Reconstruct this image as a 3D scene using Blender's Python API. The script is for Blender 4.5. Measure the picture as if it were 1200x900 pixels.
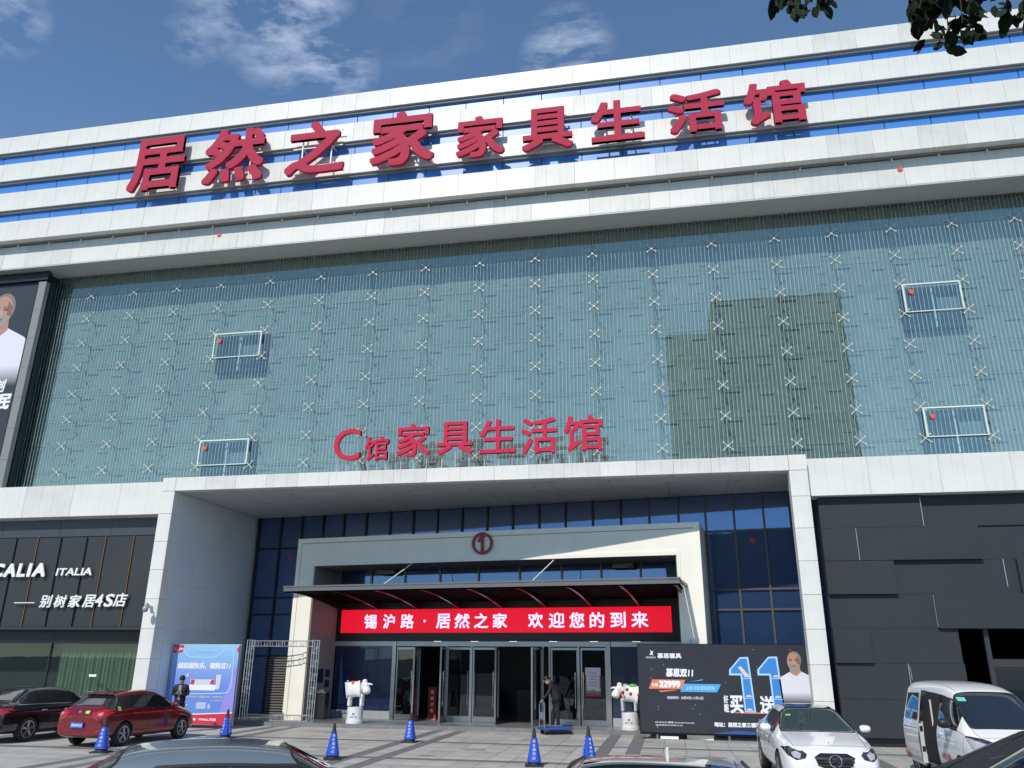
import bpy, bmesh, math, random
from mathutils import Vector, Matrix, Quaternion
from mathutils.bvhtree import BVHTree
PI=math.pi; R=math.radians
random.seed(7)
for o in list(bpy.data.objects): bpy.data.objects.remove(o)
sc=bpy.context.scene; C=sc.collection

# ------------------------------------------------------------ camera
F_PX=931.07; PITCH=0.332854; ROLL=0.008252; YAW=-0.193273; CAM_H=2.35
fw=Vector((math.sin(YAW)*math.cos(PITCH),math.cos(YAW)*math.cos(PITCH),math.sin(PITCH)))
rt=fw.cross(Vector((0,0,1))).normalized(); up=rt.cross(fw)
r2=rt*math.cos(ROLL)+up*math.sin(ROLL); u2=-rt*math.sin(ROLL)+up*math.cos(ROLL)
cam=bpy.data.cameras.new('camera'); co=bpy.data.objects.new('camera',cam); C.objects.link(co)
m=Matrix((r2,u2,-fw)).transposed().to_4x4(); m.translation=Vector((0,0,CAM_H)); co.matrix_world=m
cam.sensor_width=36; cam.lens=36*F_PX/1200; cam.clip_start=.1; cam.clip_end=3000
sc.camera=co

# ------------------------------------------------------------ light and sky
SUN=Vector((.28,1.03,-1.0)).normalized()
sl=bpy.data.lights.new('sun','SUN'); sl.energy=3.2; sl.angle=R(.53); sl.color=(1,.95,.865)
so=bpy.data.objects.new('sun',sl); C.objects.link(so); so.rotation_euler=SUN.to_track_quat('-Z','Y').to_euler()
so.location=(-10,-40,45)
w=bpy.data.worlds.new('World'); sc.world=w; w.use_nodes=True
nt=w.node_tree; nt.nodes.clear(); N=nt.nodes; L=nt.links
out=N.new('ShaderNodeOutputWorld'); bg=N.new('ShaderNodeBackground'); sky=N.new('ShaderNodeTexSky')
sky.sky_type='NISHITA'; sky.sun_disc=False
sky.sun_elevation=math.asin(-SUN.z); sky.sun_rotation=math.atan2(SUN.x,-SUN.y)
sky.air_density=.85; sky.dust_density=.0; sky.ozone_density=3.2; sky.altitude=20
bg.inputs['Strength'].default_value=.145
tc=N.new('ShaderNodeTexCoord')
mp=N.new('ShaderNodeMapping'); mp.inputs['Scale'].default_value=(7,16,26); mp.inputs['Rotation'].default_value=(.35,.75,.2)
nz=N.new('ShaderNodeTexNoise'); nz.inputs['Scale'].default_value=1.6; nz.inputs['Detail'].default_value=9; nz.inputs['Roughness'].default_value=.62; nz.inputs['Distortion'].default_value=.12
L.new(tc.outputs['Generated'],mp.inputs['Vector']); L.new(mp.outputs['Vector'],nz.inputs['Vector'])
def pixdir(x,y): return (r2*((x-600)/F_PX)-u2*((y-450)/F_PX)+fw).normalized()
def mth(op,a,b=None,c=None,clamp=False):
    n=N.new('ShaderNodeMath'); n.operation=op; n.use_clamp=clamp
    for i,v in enumerate((a,b,c)):
        if v is None: continue
        if isinstance(v,(int,float)): n.inputs[i].default_value=v
        else: L.new(v,n.inputs[i])
    return n.outputs[0]
acc=None
# wisps stand in these directions of the sky; a thin general scatter covers the rest
for (dx,dy),wid,amt in (((335,25),.0034,.75),((390,72),.0016,.8),((290,0),.003,.6),((668,60),.0016,.7),((640,68),.0006,.6),((0,12),.0012,.5),((500,30),.003,.10),((228,45),.0006,.45)):
    d=pixdir(dx,dy)
    vm=N.new('ShaderNodeVectorMath'); vm.operation='DOT_PRODUCT'; vm.inputs[1].default_value=d
    nrm=N.new('ShaderNodeVectorMath'); nrm.operation='NORMALIZE'; L.new(tc.outputs['Generated'],nrm.inputs[0]); L.new(nrm.outputs[0],vm.inputs[0])
    g=mth('MULTIPLY',mth('SUBTRACT',1.0,mth('DIVIDE',mth('SUBTRACT',1.0,vm.outputs['Value']),wid),None,True),amt)
    acc=g if acc is None else mth('MAXIMUM',acc,g)
acc=mth('ADD',acc,.003)
cl=mth('MULTIPLY',mth('MULTIPLY',mth('SUBTRACT',nz.outputs['Fac'],.44,None,True),2.9),acc,None,True)
mx=N.new('ShaderNodeMixRGB'); L.new(cl,mx.inputs['Fac']); tn=N.new('ShaderNodeMixRGB'); tn.blend_type='MULTIPLY'; tn.inputs['Fac'].default_value=1; tn.inputs['Color2'].default_value=(.95,1.03,1.02,1); L.new(sky.outputs['Color'],tn.inputs['Color1']); L.new(tn.outputs['Color'],mx.inputs['Color1']); mx.inputs['Color2'].default_value=(5.2,5.9,7.0,1)
L.new(mx.outputs['Color'],bg.inputs['Color']); L.new(bg.outputs['Background'],out.inputs['Surface'])
sc.view_settings.view_transform='Standard'; sc.view_settings.look='None'; sc.view_settings.exposure=.2; sc.view_settings.gamma=1
sc.cycles.max_bounces=8; sc.cycles.transparent_max_bounces=24

# ------------------------------------------------------------ materials
M={}
def mat(name,col,rough=.5,metal=0,noise=0,scale=4,bump=0,bscale=60,streak=0,coat=0,emit=None,es=0,spec=.5,dirt=(.25,.23,.2)):
    if name in M: return M[name]
    m=bpy.data.materials.new(name); m.use_nodes=True; n=m.node_tree.nodes; l=m.node_tree.links
    b=n['Principled BSDF']; b.inputs['Base Color'].default_value=(*col,1); b.inputs['Roughness'].default_value=rough
    b.inputs['Metallic'].default_value=metal; b.inputs['Specular IOR Level'].default_value=spec
    if coat: b.inputs['Coat Weight'].default_value=coat; b.inputs['Coat Roughness'].default_value=.03
    if emit: b.inputs['Emission Color'].default_value=(*emit,1); b.inputs['Emission Strength'].default_value=es
    if noise or streak or bump:
        t=n.new('ShaderNodeTexCoord')
    last=None
    if noise:
        x=n.new('ShaderNodeTexNoise'); x.inputs['Scale'].default_value=scale; x.inputs['Detail'].default_value=6
        l.new(t.outputs['Object'],x.inputs['Vector'])
        r=n.new('ShaderNodeMapRange'); r.inputs[1].default_value=.25; r.inputs[2].default_value=.75; r.inputs[3].default_value=1-noise; r.inputs[4].default_value=1+noise*.6
        l.new(x.outputs['Fac'],r.inputs[0])
        mm=n.new('ShaderNodeVectorMath'); mm.operation='SCALE'; mm.inputs[0].default_value=col; l.new(r.outputs[0],mm.inputs['Scale'])
        last=mm.outputs[0]
    if streak:
        mp=n.new('ShaderNodeMapping'); mp.inputs['Scale'].default_value=(3.2,1,.10)
        x=n.new('ShaderNodeTexNoise'); x.inputs['Scale'].default_value=2.3; x.inputs['Detail'].default_value=7; x.inputs['Roughness'].default_value=.7
        l.new(t.outputs['Object'],mp.inputs['Vector']); l.new(mp.outputs[0],x.inputs['Vector'])
        r=n.new('ShaderNodeMapRange'); r.inputs[1].default_value=.52; r.inputs[2].default_value=.80; r.inputs[3].default_value=0; r.inputs[4].default_value=streak
        l.new(x.outputs['Fac'],r.inputs[0])
        mm=n.new('ShaderNodeMixRGB'); l.new(r.outputs[0],mm.inputs['Fac']); mm.inputs['Color2'].default_value=(*dirt,1)
        if last is None: mm.inputs['Color1'].default_value=(*col,1)
        else: l.new(last,mm.inputs['Color1'])
        last=mm.outputs[0]
    if last is not None: l.new(last,b.inputs['Base Color'])
    if bump:
        x=n.new('ShaderNodeTexNoise'); x.inputs['Scale'].default_value=bscale; x.inputs['Detail'].default_value=4
        l.new(t.outputs['Object'],x.inputs['Vector']); bb=n.new('ShaderNodeBump'); bb.inputs['Strength'].default_value=bump; bb.inputs['Distance'].default_value=.02
        l.new(x.outputs['Fac'],bb.inputs['Height']); l.new(bb.outputs[0],b.inputs['Normal'])
    M[name]=m; return m
white_clad=mat('white_cladding',(.74,.735,.685),.45,noise=.09,scale=.7,streak=.38,bump=.05,bscale=1.2)
white_stain=mat('weathered_white_cladding',(.68,.675,.63),.48,noise=.14,scale=1.1,streak=.85,dirt=(.34,.34,.31))
grey_soffit=mat('grey_soffit',(.50,.52,.52),.5,noise=.06)
portal_inner=mat('grey_portal_lining',(.66,.71,.76),.45,noise=.08,scale=.6,bump=.05,bscale=2)
cream=mat('cream_cladding',(.86,.83,.72),.45,noise=.05,scale=1.2,streak=.08)
groove=mat('dark_joint_grey',(.16,.16,.16),.7)  # dark grey backing seen through the panel joints
joint_m=mat('joint_grey',(.36,.36,.35),.7)
dark_core=mat('dark_backing',(.03,.035,.04),.7)
black_panel=mat('charcoal_panel',(.021,.026,.031),.6,noise=.10,scale=.8,bump=.06,bscale=3)
shop_panel=mat('anthracite_metal_panel',(.042,.045,.047),.38,metal=.2,noise=.15,scale=.5)
shop_fascia=mat('slate_fascia_panel',(.05,.06,.068),.4,noise=.08)
copper=mat('copper_fin',(.42,.22,.13),.4,metal=.5)
black=mat('black_metal',(.012,.012,.013),.4)
alu=mat('aluminium',(.55,.56,.56),.35,metal=.8)
steel=mat('brushed_steel',(.42,.42,.41),.28,metal=.95,noise=.1,scale=20)
mull=mat('bronze_grey_mullion',(.11,.10,.095),.42,metal=.4)
mull_dark=mat('dark_mullion',(.018,.020,.024),.4)
red_sign=mat('red_sign_acrylic',(.45,.035,.075),.65,noise=.08,scale=6,spec=.15)
red_sign2=mat('bright_red_sign_acrylic',(.56,.028,.075),.6,spec=.15)
sign_side=mat('red_sign_return',(.33,.035,.06),.5)
maroon=mat('maroon_emblem',(.25,.015,.03),.4)
led_red=mat('led_red_matrix',(.35,.0,.02),.5,emit=(1,.008,.03),es=.62)
led_white=mat('led_white_matrix',(.5,.5,.6),.5,emit=(.66,.64,1.0),es=1.15)
white_letter=mat('white_letter',(.82,.83,.83),.5)
concrete=mat('plinth_granite',(.20,.205,.21),.28,noise=.2,scale=3)
tyre_m=mat('tyre_rubber',(.018,.018,.018),.8)
rim_m=mat('alloy_rim',(.45,.45,.46),.3,metal=.9)
car_black_trim=mat('black_trim',(.012,.012,.013),.5)
chrome=mat('chrome',(.75,.75,.76),.12,metal=1)
glass_dark=mat('car_glass',(.012,.016,.018),.03,coat=1,spec=.8)
skin=mat('skin',(.50,.30,.22),.55)
hair=mat('black_hair',(.01,.009,.009),.6)
plastic_red=mat('marker_red',(.80,.08,.05),.5)
bark=mat('bark',(.07,.055,.045),.9,noise=.3,scale=12,bump=.6,bscale=25)
def glassy(name,tint,refl,rough,trans,frit=False,fac=.08,reflmix=None,scale_w=0):
    m=bpy.data.materials.new(name); m.use_nodes=True; n=m.node_tree.nodes; l=m.node_tree.links; n.clear()
    o=n.new('ShaderNodeOutputMaterial'); g=n.new('ShaderNodeBsdfGlossy'); g.inputs['Color'].default_value=(*refl,1); g.inputs['Roughness'].default_value=rough
    t=n.new('ShaderNodeBsdfTransparent'); t.inputs['Color'].default_value=(*tint,1)
    mix=n.new('ShaderNodeMixShader'); lw=n.new('ShaderNodeMath'); lw.operation='POWER'; lw.inputs[1].default_value=4.0; lf=n.new('ShaderNodeLayerWeight'); lf.inputs['Blend'].default_value=.5; l.new(lf.outputs['Facing'],lw.inputs[0])
    mr=n.new('ShaderNodeMath'); mr.operation='MULTIPLY_ADD'; l.new(lw.outputs[0],mr.inputs[0]); mr.inputs[1].default_value=.85; mr.inputs[2].default_value=fac; mr.use_clamp=True
    l.new(mr.outputs[0],mix.inputs[0]); l.new(t.outputs[0],mix.inputs[1]); l.new(g.outputs[0],mix.inputs[2])
    tc=n.new('ShaderNodeTexCoord')
    nn=n.new('ShaderNodeTexNoise'); nn.inputs['Scale'].default_value=.8; l.new(tc.outputs['Object'],nn.inputs['Vector'])
    bb=n.new('ShaderNodeBump'); bb.inputs['Strength'].default_value=.03; bb.inputs['Distance'].default_value=.05; l.new(nn.outputs['Fac'],bb.inputs['Height']); l.new(bb.outputs[0],g.inputs['Normal'])
    last=mix.outputs[0]
    if not trans:
        d=n.new('ShaderNodeBsdfPrincipled'); d.inputs['Base Color'].default_value=(*tint,1); d.inputs['Roughness'].default_value=.35
        l.new(d.outputs[0],mix.inputs[1])
    if frit:
        sp=n.new('ShaderNodeSeparateXYZ'); l.new(tc.outputs['Object'],sp.inputs[0])
        a=n.new('ShaderNodeMath'); a.operation='DIVIDE'; l.new(sp.outputs[0],a.inputs[0]); a.inputs[1].default_value=.1394
        f=n.new('ShaderNodeMath'); f.operation='FRACT'; l.new(a.outputs[0],f.inputs[0])
        c=n.new('ShaderNodeMath'); c.operation='LESS_THAN'; l.new(f.outputs[0],c.inputs[0]); c.inputs[1].default_value=.10
        # broken lines: each line is printed with gaps
        mp=n.new('ShaderNodeMapping'); mp.inputs['Scale'].default_value=(1.9,1,.8); l.new(tc.outputs['Object'],mp.inputs[0])
        n2=n.new('ShaderNodeTexNoise'); n2.inputs['Scale'].default_value=3; n2.inputs['Detail'].default_value=3; l.new(mp.outputs[0],n2.inputs['Vector'])
        r=n.new('ShaderNodeMapRange'); r.inputs[1].default_value=.36; r.inputs[2].default_value=.62; r.inputs[3].default_value=.45; r.inputs[4].default_value=.9; l.new(n2.outputs['Fac'],r.inputs[0])
        k=n.new('ShaderNodeMath'); k.operation='MULTIPLY'; l.new(c.outputs[0],k.inputs[0]); l.new(r.outputs[0],k.inputs[1])
        df=n.new('ShaderNodeBsdfDiffuse'); df.inputs['Color'].default_value=(.44,.57,.56,1)
        mx=n.new('ShaderNodeMixShader'); l.new(k.outputs[0],mx.inputs[0]); l.new(last,mx.inputs[1]); l.new(df.outputs[0],mx.inputs[2]); last=mx.outputs[0]
    l.new(last,o.inputs['Surface']); M[name]=m; return m
facade_glass=glassy('fritted_facade_glass',(.90,.96,.955),(.97,.96,.80),.012,True,frit=True,fac=.125)
band_shade=mat('band_underside_shade',(.27,.28,.28),.5)  # shade under the white bands is put into this mid grey
blue_strip=glassy('blue_band_glass',(.055,.22,.60),(.45,.68,1.0),.05,False,fac=.04)
curtain_glass=glassy('navy_curtain_glass',(.010,.033,.105),(.42,.60,1.0),.02,False,fac=.22)
side_glass=glassy('navy_side_light_glass',(.004,.012,.05),(.42,.60,1.0),.01,False,fac=.05)
door_glass=glassy('door_glass',(.55,.6,.6),(.9,.95,1),.01,True,fac=.05)
shop_glass=glassy('shop_glass',(.75,.82,.78),(.9,.95,1),.01,True,fac=.04)

# ------------------------------------------------------------ helpers
def link(o,parent=None):
    C.objects.link(o)
    if parent is not None: o.parent=parent
    return o
def root(name,label,cat,loc=(0,0,0),rz=0,group=None):
    o=bpy.data.objects.new(name,None); C.objects.link(o); o.location=loc; o.rotation_euler=(0,0,rz); o.empty_display_size=.3
    o['label']=label; o['category']=cat
    if group: o['group']=group
    return o
def tag(o,label,cat,group=None):
    o['label']=label; o['category']=cat
    if group: o['group']=group
    return o
def mesh_obj(name,verts,faces,m,parent=None,smooth=False,kind=None):
    me=bpy.data.meshes.new(name); me.from_pydata([tuple(v) for v in verts],[],faces); me.materials.append(m)
    if smooth: me.polygons.foreach_set('use_smooth',[True]*len(me.polygons))
    me.update(); o=bpy.data.objects.new(name,me); link(o,parent)
    if kind: o['kind']=kind
    return o
class MB:
    def __init__(s): s.v=[]; s.f=[]
    def box(s,x0,x1,y0,y1,z0,z1,T=None):
        b=len(s.v); P=[(x,y,z) for z in (z0,z1) for y in (y0,y1) for x in (x0,x1)]
        s.v+= [T@Vector(p) if T else Vector(p) for p in P]
        s.f+=[(b,b+2,b+3,b+1),(b+4,b+5,b+7,b+6),(b,b+1,b+5,b+4),(b+2,b+6,b+7,b+3),(b,b+4,b+6,b+2),(b+1,b+3,b+7,b+5)]; return s
    def quad(s,a,b_,c,d):
        b=len(s.v); s.v+=[Vector(a),Vector(b_),Vector(c),Vector(d)]; s.f.append((b,b+1,b+2,b+3)); return s
    def poly(s,pts):
        b=len(s.v); s.v+=[Vector(p) for p in pts]; s.f.append(tuple(range(b,b+len(pts)))); return s
    def tube(s,pts,rad,n=8,cap=True):
        pts=[Vector(p) for p in pts]; rs=rad if isinstance(rad,(list,tuple)) else [rad]*len(pts); rings=[]
        prev=None
        for i,p in enumerate(pts):
            d=(pts[min(i+1,len(pts)-1)]-pts[max(i-1,0)]).normalized()
            if prev is None: a=d.orthogonal().normalized()
            else: a=(prev-d*prev.dot(d)); a=a.normalized() if a.length>1e-6 else d.orthogonal().normalized()
            prev=a; c=d.cross(a); b=len(s.v); rings.append(b)
            for k in range(n):
                t=2*PI*k/n; s.v.append(p+a*(rs[i]*math.cos(t))+c*(rs[i]*math.sin(t)))
        for i in range(len(rings)-1):
            for k in range(n):
                k2=(k+1)%n; s.f.append((rings[i]+k,rings[i]+k2,rings[i+1]+k2,rings[i+1]+k))
        if cap: s.f.append(tuple(rings[0]+k for k in reversed(range(n)))); s.f.append(tuple(rings[-1]+k for k in range(n)))
        return s
    def lathe(s,prof,n=24,c=(0,0,0),axis='z',sx=1,sy=1):
        rings=[]; c=Vector(c)
        for r,h in prof:
            b=len(s.v); rings.append(b)
            for k in range(n):
                t=2*PI*k/n
                if axis=='z': p=Vector((r*math.cos(t)*sx,r*math.sin(t)*sy,h))
                elif axis=='y': p=Vector((r*math.cos(t),h,r*math.sin(t)))
                s.v.append(p+c)
        for i in range(len(rings)-1):
            for k in range(n):
                k2=(k+1)%n; s.f.append((rings[i]+k,rings[i]+k2,rings[i+1]+k2,rings[i+1]+k))
        s.f.append(tuple(rings[0]+k for k in reversed(range(n)))); s.f.append(tuple(rings[-1]+k for k in range(n)))
        return s
    def prism(s,pts,y0,y1):      # outline in x,z extruded along y
        n=len(pts); b=len(s.v); s.v+=[Vector((p[0],y0,p[1])) for p in pts]+[Vector((p[0],y1,p[1])) for p in pts]
        s.f.append(tuple(range(b,b+n))); s.f.append(tuple(b+n+k for k in reversed(range(n))))
        for k in range(n):
            k2=(k+1)%n; s.f.append((b+k,b+n+k,b+n+k2,b+k2))
        return s
    def build(s,name,m,parent=None,smooth=False,kind=None,T=None):
        v=[T@p for p in s.v] if T else s.v
        return mesh_obj(name,v,s.f,m,parent,smooth,kind)
def box(name,x0,x1,y0,y1,z0,z1,m,parent=None,kind=None): return MB().box(x0,x1,y0,y1,z0,z1).build(name,m,parent,kind=kind)
def copy_tree(o,parent=None,label=None):
    c=o.copy(); C.objects.link(c); c.parent=parent
    for ch in o.children: copy_tree(ch,c)
    if label: c['label']=label
    return c
_tc={}
def text_geo(s,bold=0,ext=0,shear=0,res=3):
    k=(s,bold,ext,shear)
    if k in _tc: return _tc[k]
    cu=bpy.data.curves.new('t','FONT'); cu.body=s; cu.size=1; cu.offset=bold; cu.extrude=ext; cu.shear=shear; cu.resolution_u=res
    o=bpy.data.objects.new('t',cu); C.objects.link(o)
    me=bpy.data.meshes.new_from_object(o.evaluated_get(bpy.context.evaluated_depsgraph_get()))
    v=[p.co.copy() for p in me.vertices]; f=[tuple(p.vertices) for p in me.polygons]
    bpy.data.objects.remove(o); bpy.data.curves.remove(cu); bpy.data.meshes.remove(me)
    _tc[k]=(v,f); return v,f
def text(name,s,x0,x1,z0,z1,y,m,parent=None,bold=.02,depth=0,shear=0,T=None,nb=8):
    """text fitted in the box x0..x1, z0..z1, its face at y looking towards -Y"""
    v,f=text_geo(s,0,.5 if depth else 0,shear)
    if not v: return None
    ax,bx=min(p.x for p in v),max(p.x for p in v); ay,by=min(p.y for p in v),max(p.y for p in v)
    sx=(x1-x0)/(bx-ax); sz=(z1-z0)/(by-ay)
    # heavier strokes: the glyph laid over itself round a small circle, each layer a hair deeper
    vv=[];ff=[]
    dirs=[(0,0)]+([(1,1),(-1,1),(-1,-1),(1,-1)]+([(1,0),(0,1),(-1,0),(0,-1)] if nb>4 else []) if bold else [])
    for q,(dx,dy) in enumerate(dirs):
        b=len(vv); e=q*.0007
        for p in v:
            X_=x0+(p.x-ax)*sx; Z_=z0+(p.y-ay)*sz
            cx=(x0+x1)/2; cz=(z0+z1)/2; fx=1-2*bold*sx/(x1-x0); fz=1-2*bold*sz/(z1-z0)
            X_=cx+(X_-cx)*fx+dx*bold*sx; Z_=cz+(Z_-cz)*fz+dy*bold*sz
            Y_=(y+e+(.5-p.z)*(depth-2*e)) if depth else y+e*.6
            vv.append(Vector((X_,Y_,Z_)))
        ff+=[tuple(i+b for i in t) for t in f]
    if T: vv=[T@p for p in vv]
    return mesh_obj(name,vv,ff,m,parent)
def onY(px,py,Y):
    d=r2*((px-600)/F_PX)-u2*((py-450)/F_PX)+fw; return Vector((0,0,CAM_H))+d*(Y/d.y)
exec_sections=True

# ============================================================ THE GROUND
g=mesh_obj('ground',[(-900,-900,-.012),(900,-900,-.012),(900,900,-.012),(-900,900,-.012)],[(0,1,2,3)],mat('asphalt',(.075,.075,.073),.85,noise=.2,scale=2,bump=.3,bscale=90)); g['kind']='structure'
pave_l=[mat('light_paving_%s'%k,c,.6,noise=.22,scale=.9,bump=.15,bscale=40,streak=0) for k,c in (('a',(.44,.43,.39)),('b',(.41,.40,.365)),('c',(.47,.455,.415)),('d',(.385,.38,.35)))]
pave_d=mat('dark_paving',(.17,.17,.172),.6,noise=.15,scale=2)
pav=box('plaza_paving',-34,16,5.5,28.9,-.03,-.006,mat('paving_joint',(.10,.095,.085),.9)); pav['kind']='structure'
def xs_lines(a,b):
    x=a; o=[x]
    while x<b-1e-6: x=x+.605; o.append(x)
    return o
def dark_x(x): # dark running bands, a pair every 6.05 m
    u=(x+8.25)%6.05
    return u<.36 or .80<u<1.16
xl=[-33.6]
while xl[-1]<15:
    u=(xl[-1]+8.25)%6.05
    if 6.05-u<1e-3: u-=6.05
    nxt=None
    for e in (.36,.80,1.16):
        if u<e-1e-3: nxt=e; break
    if nxt is None: nxt=min(u+.6117,6.05) if u+.6117<6.05-.05 else 6.05
    xl.append(xl[-1]+(nxt-u))
yl=[28.72]; 
rows=[]
y=28.72
for seg in range(5):
    for k in range(4): rows.append((y-.935,y,0)); y-=.935
    rows.append((y-.38,y,1)); y-=.38
cells=[]
for (ya,yb,dk) in rows:
    for i in range(len(xl)-1):
        a,b=xl[i],xl[i+1]
        if b-a<.05: continue
        d=dk or dark_x((a+b)/2)
        cells.append((a,b,ya,yb,d))
def vis_score(c):
    x=(c[0]+c[1])/2; y=(c[2]+c[3])/2
    az=math.atan2(x,y)-YAW
    if abs(az)>.58 or y<17.5: return -1
    # hidden by the cars that stand in front
    if 1.2<x<7.6 and y<24: return -1
    return 1/(x*x+y*y)
cells.sort(key=lambda c:-vis_score(c))
tile_mesh={}
def tile_geo(w,d):
    k=(round(w,3),round(d,3))
    if k not in tile_mesh:
        g=.006; mb=MB(); mb.box(-w/2+g,w/2-g,-d/2+g,d/2-g,-.03,0)
        me=bpy.data.meshes.new('paving_tile'); me.from_pydata([tuple(v) for v in mb.v],[],mb.f); me.materials.append(pave_l[0]); tile_mesh[k]=me
    return tile_mesh[k]
rest={0:MB(),1:MB(),2:MB(),3:MB(),'d':MB()}
for i,(a,b,ya,yb,d) in enumerate(cells):
    h=.0+random.uniform(-.0012,.0012)
    mi='d' if d else random.choice((0,0,1,2,2,3))
    if i<296:
        o=bpy.data.objects.new('paving_tile',tile_geo(b-a,yb-ya)); link(o,pav); o.location=((a+b)/2,(ya+yb)/2,h)
        o.material_slots[0].link='OBJECT'; o.material_slots[0].material=pave_d if d else pave_l[mi]
    else: rest[mi].box(a+.006,b-.006,ya+.006,yb-.006,-.03,h)
for k,mb in rest.items(): mb.build('paving_field',pave_d if k=='d' else pave_l[k],pav,kind='stuff')

stain_m=mat('worn_stain',(.27,.262,.24),.6,noise=.3,scale=6)
q_=random.Random(21)
for (x,y,rr_) in ((-9.8,22.6,.16),(-5.4,23.1,.22),(-4.6,26.2,.13),(-1.1,26.6,.18),(.9,22.9,.20),(-12.2,23.4,.25),(-6.3,21.4,.15),(-11.3,26.8,.14),(-2.9,23.0,.10),(-14.8,24.9,.2)):
    pts_=[(x+rr_*q_.uniform(.5,1.3)*math.cos(2*PI*k/14)*1.6,y+rr_*q_.uniform(.5,1.3)*math.sin(2*PI*k/14),.004) for k in range(14)]
    mesh_obj('paving_stain',pts_,[tuple(range(14))],stain_m,pav)
# ============================================================ THE BUILDING
store=root('furniture_mall','large white furniture mall with banded top floors, glass middle storeys and a recessed grand entrance','building',(-5,30,0))
store_T=Matrix.Translation((5,-30,0))
def SP(o):   # child of the store built in world coordinates
    o.parent=store; o.matrix_parent_inverse=store_T; return o
A=R(7.5); n_=Vector((math.sin(A),math.cos(A),0)); t_=Vector((math.cos(A),-math.sin(A),0)); p0=Vector((-14.04,29.65,0))
FT=Matrix(((t_.x,n_.x,0,p0.x),(t_.y,n_.y,0,p0.y),(0,0,1,0),(0,0,0,1)))    # frame space: x along the entrance, y into it
X0,X1=-35.5,18.5
# -- mass behind
mb=MB(); mb.box(X0,X1,28.5,60,8.3,18.3); mb.box(X0,X1,26.9,60,18.4,24.6); mb.box(X0,-17.9,28.2,60,0,8.2); mb.box(5.1,X1,27.0,60,0,8.2); SP(mb.build('rear_mass',dark_core))
SP(box('roof',X0,X1,26.3,60,24.62,24.7,groove))
# -- upper bands
bands=[(23.99,24.85),(22.47,23.37),(20.91,21.83),(19.37,20.32)]
x=X0
jx=[-11.85+1.523*k for k in range(-16,21)]
bm_shared={}
def panel_obj(name,x0,x1,y0,y1,z0,z1,m,g=.0035):
    k=(round(x1-x0,3),round(y1-y0,3),round(z1-z0,3),m.name)
    if k not in bm_shared:
        w,d,h=(x1-x0)/2-g,(y1-y0),(z1-z0)/2
        mb=MB(); mb.box(-w,w,0,d,-h+.001,h-.001); me=bpy.data.meshes.new(name); me.from_pydata([tuple(v) for v in mb.v],[],mb.f); me.materials.append(m)
        # soften the front edges
        b=bmesh.new(); b.from_mesh(me); es=[e for e in b.edges if all(v.co.y<1e-4 for v in e.verts)]
        bmesh.ops.bevel(b,geom=es,offset=.004,segments=1,affect='EDGES'); b.to_mesh(me); b.free()
        bm_shared[k]=me
    o=bpy.data.objects.new(name,bm_shared[k]); C.objects.link(o); o.location=((x0+x1)/2,y0,(z0+z1)/2); SP(o); return o
def band_mats(): return random.choice((white_clad,white_clad,white_clad,white_stain))
for (z0,z1) in bands:
    for i in range(len(jx)-1):
        o=panel_obj('cladding_panel',jx[i],jx[i+1],25.9+random.uniform(-.003,.003),26.23,z0,z1,white_clad if random.random()<.8 else white_stain)
    SP(box('band_core',jx[0]+.02,jx[-1]-.02,25.915,26.21,z0+.012,z1-.012,joint_m))
bx=[-28.966+1.5605*k for k in range(-4,31)]
for zi in range(3):
    zt=bands[zi][0]; zb=bands[zi+1][1]
    SP(box('strip_backing',X0,X1,26.16,26.6,zb-.05,zt+.05,dark_core))
    for i in range(len(bx)-1):
        o=panel_obj('blue_glass_pane',bx[i],bx[i+1],26.10,26.15,zb-.04,zt+.04,blue_strip,g=.014)
    SP(box('band_moulding',X0,X1,25.99,26.099,zt-.10,zt-.002,band_shade)); SP(box('band_moulding',X0,X1,25.955,25.989,zt-.04,zt-.003,band_shade))
# -- fascia
fj=[-11.157+2.235*k for k in range(-11,14)]
cuts=[]
for i in range(len(fj)-1):
    cuts+= [fj[i]]+([fj[i]+random.choice((.75,1.1,1.5))] if random.random()<.3 else [])
cuts.append(fj[-1])
for i in range(len(cuts)-1): panel_obj('fascia_panel',cuts[i],cuts[i+1],26.35+random.uniform(-.004,.004),26.6,18.24,19.31,random.choice((white_stain,white_stain,white_clad)))
SP(box('fascia_core',X0,X1,26.37,26.9,18.31,19.30,joint_m))
SP(box('fascia_soffit',X0,X1,26.356,27.50,18.19,18.237,grey_soffit))
SP(box('ledge_recess',X0,X1,26.62,26.9,19.31,19.335,grey_soffit))
for i in range(36):
    xx=-32+i*1.5605; SP(box('ledge_bracket',xx,xx+.05,26.27,26.342,19.20,19.338,white_letter))
SP(box('band_soffit',X0,X1,26.2,26.95,19.34,19.37,band_shade))
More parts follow.
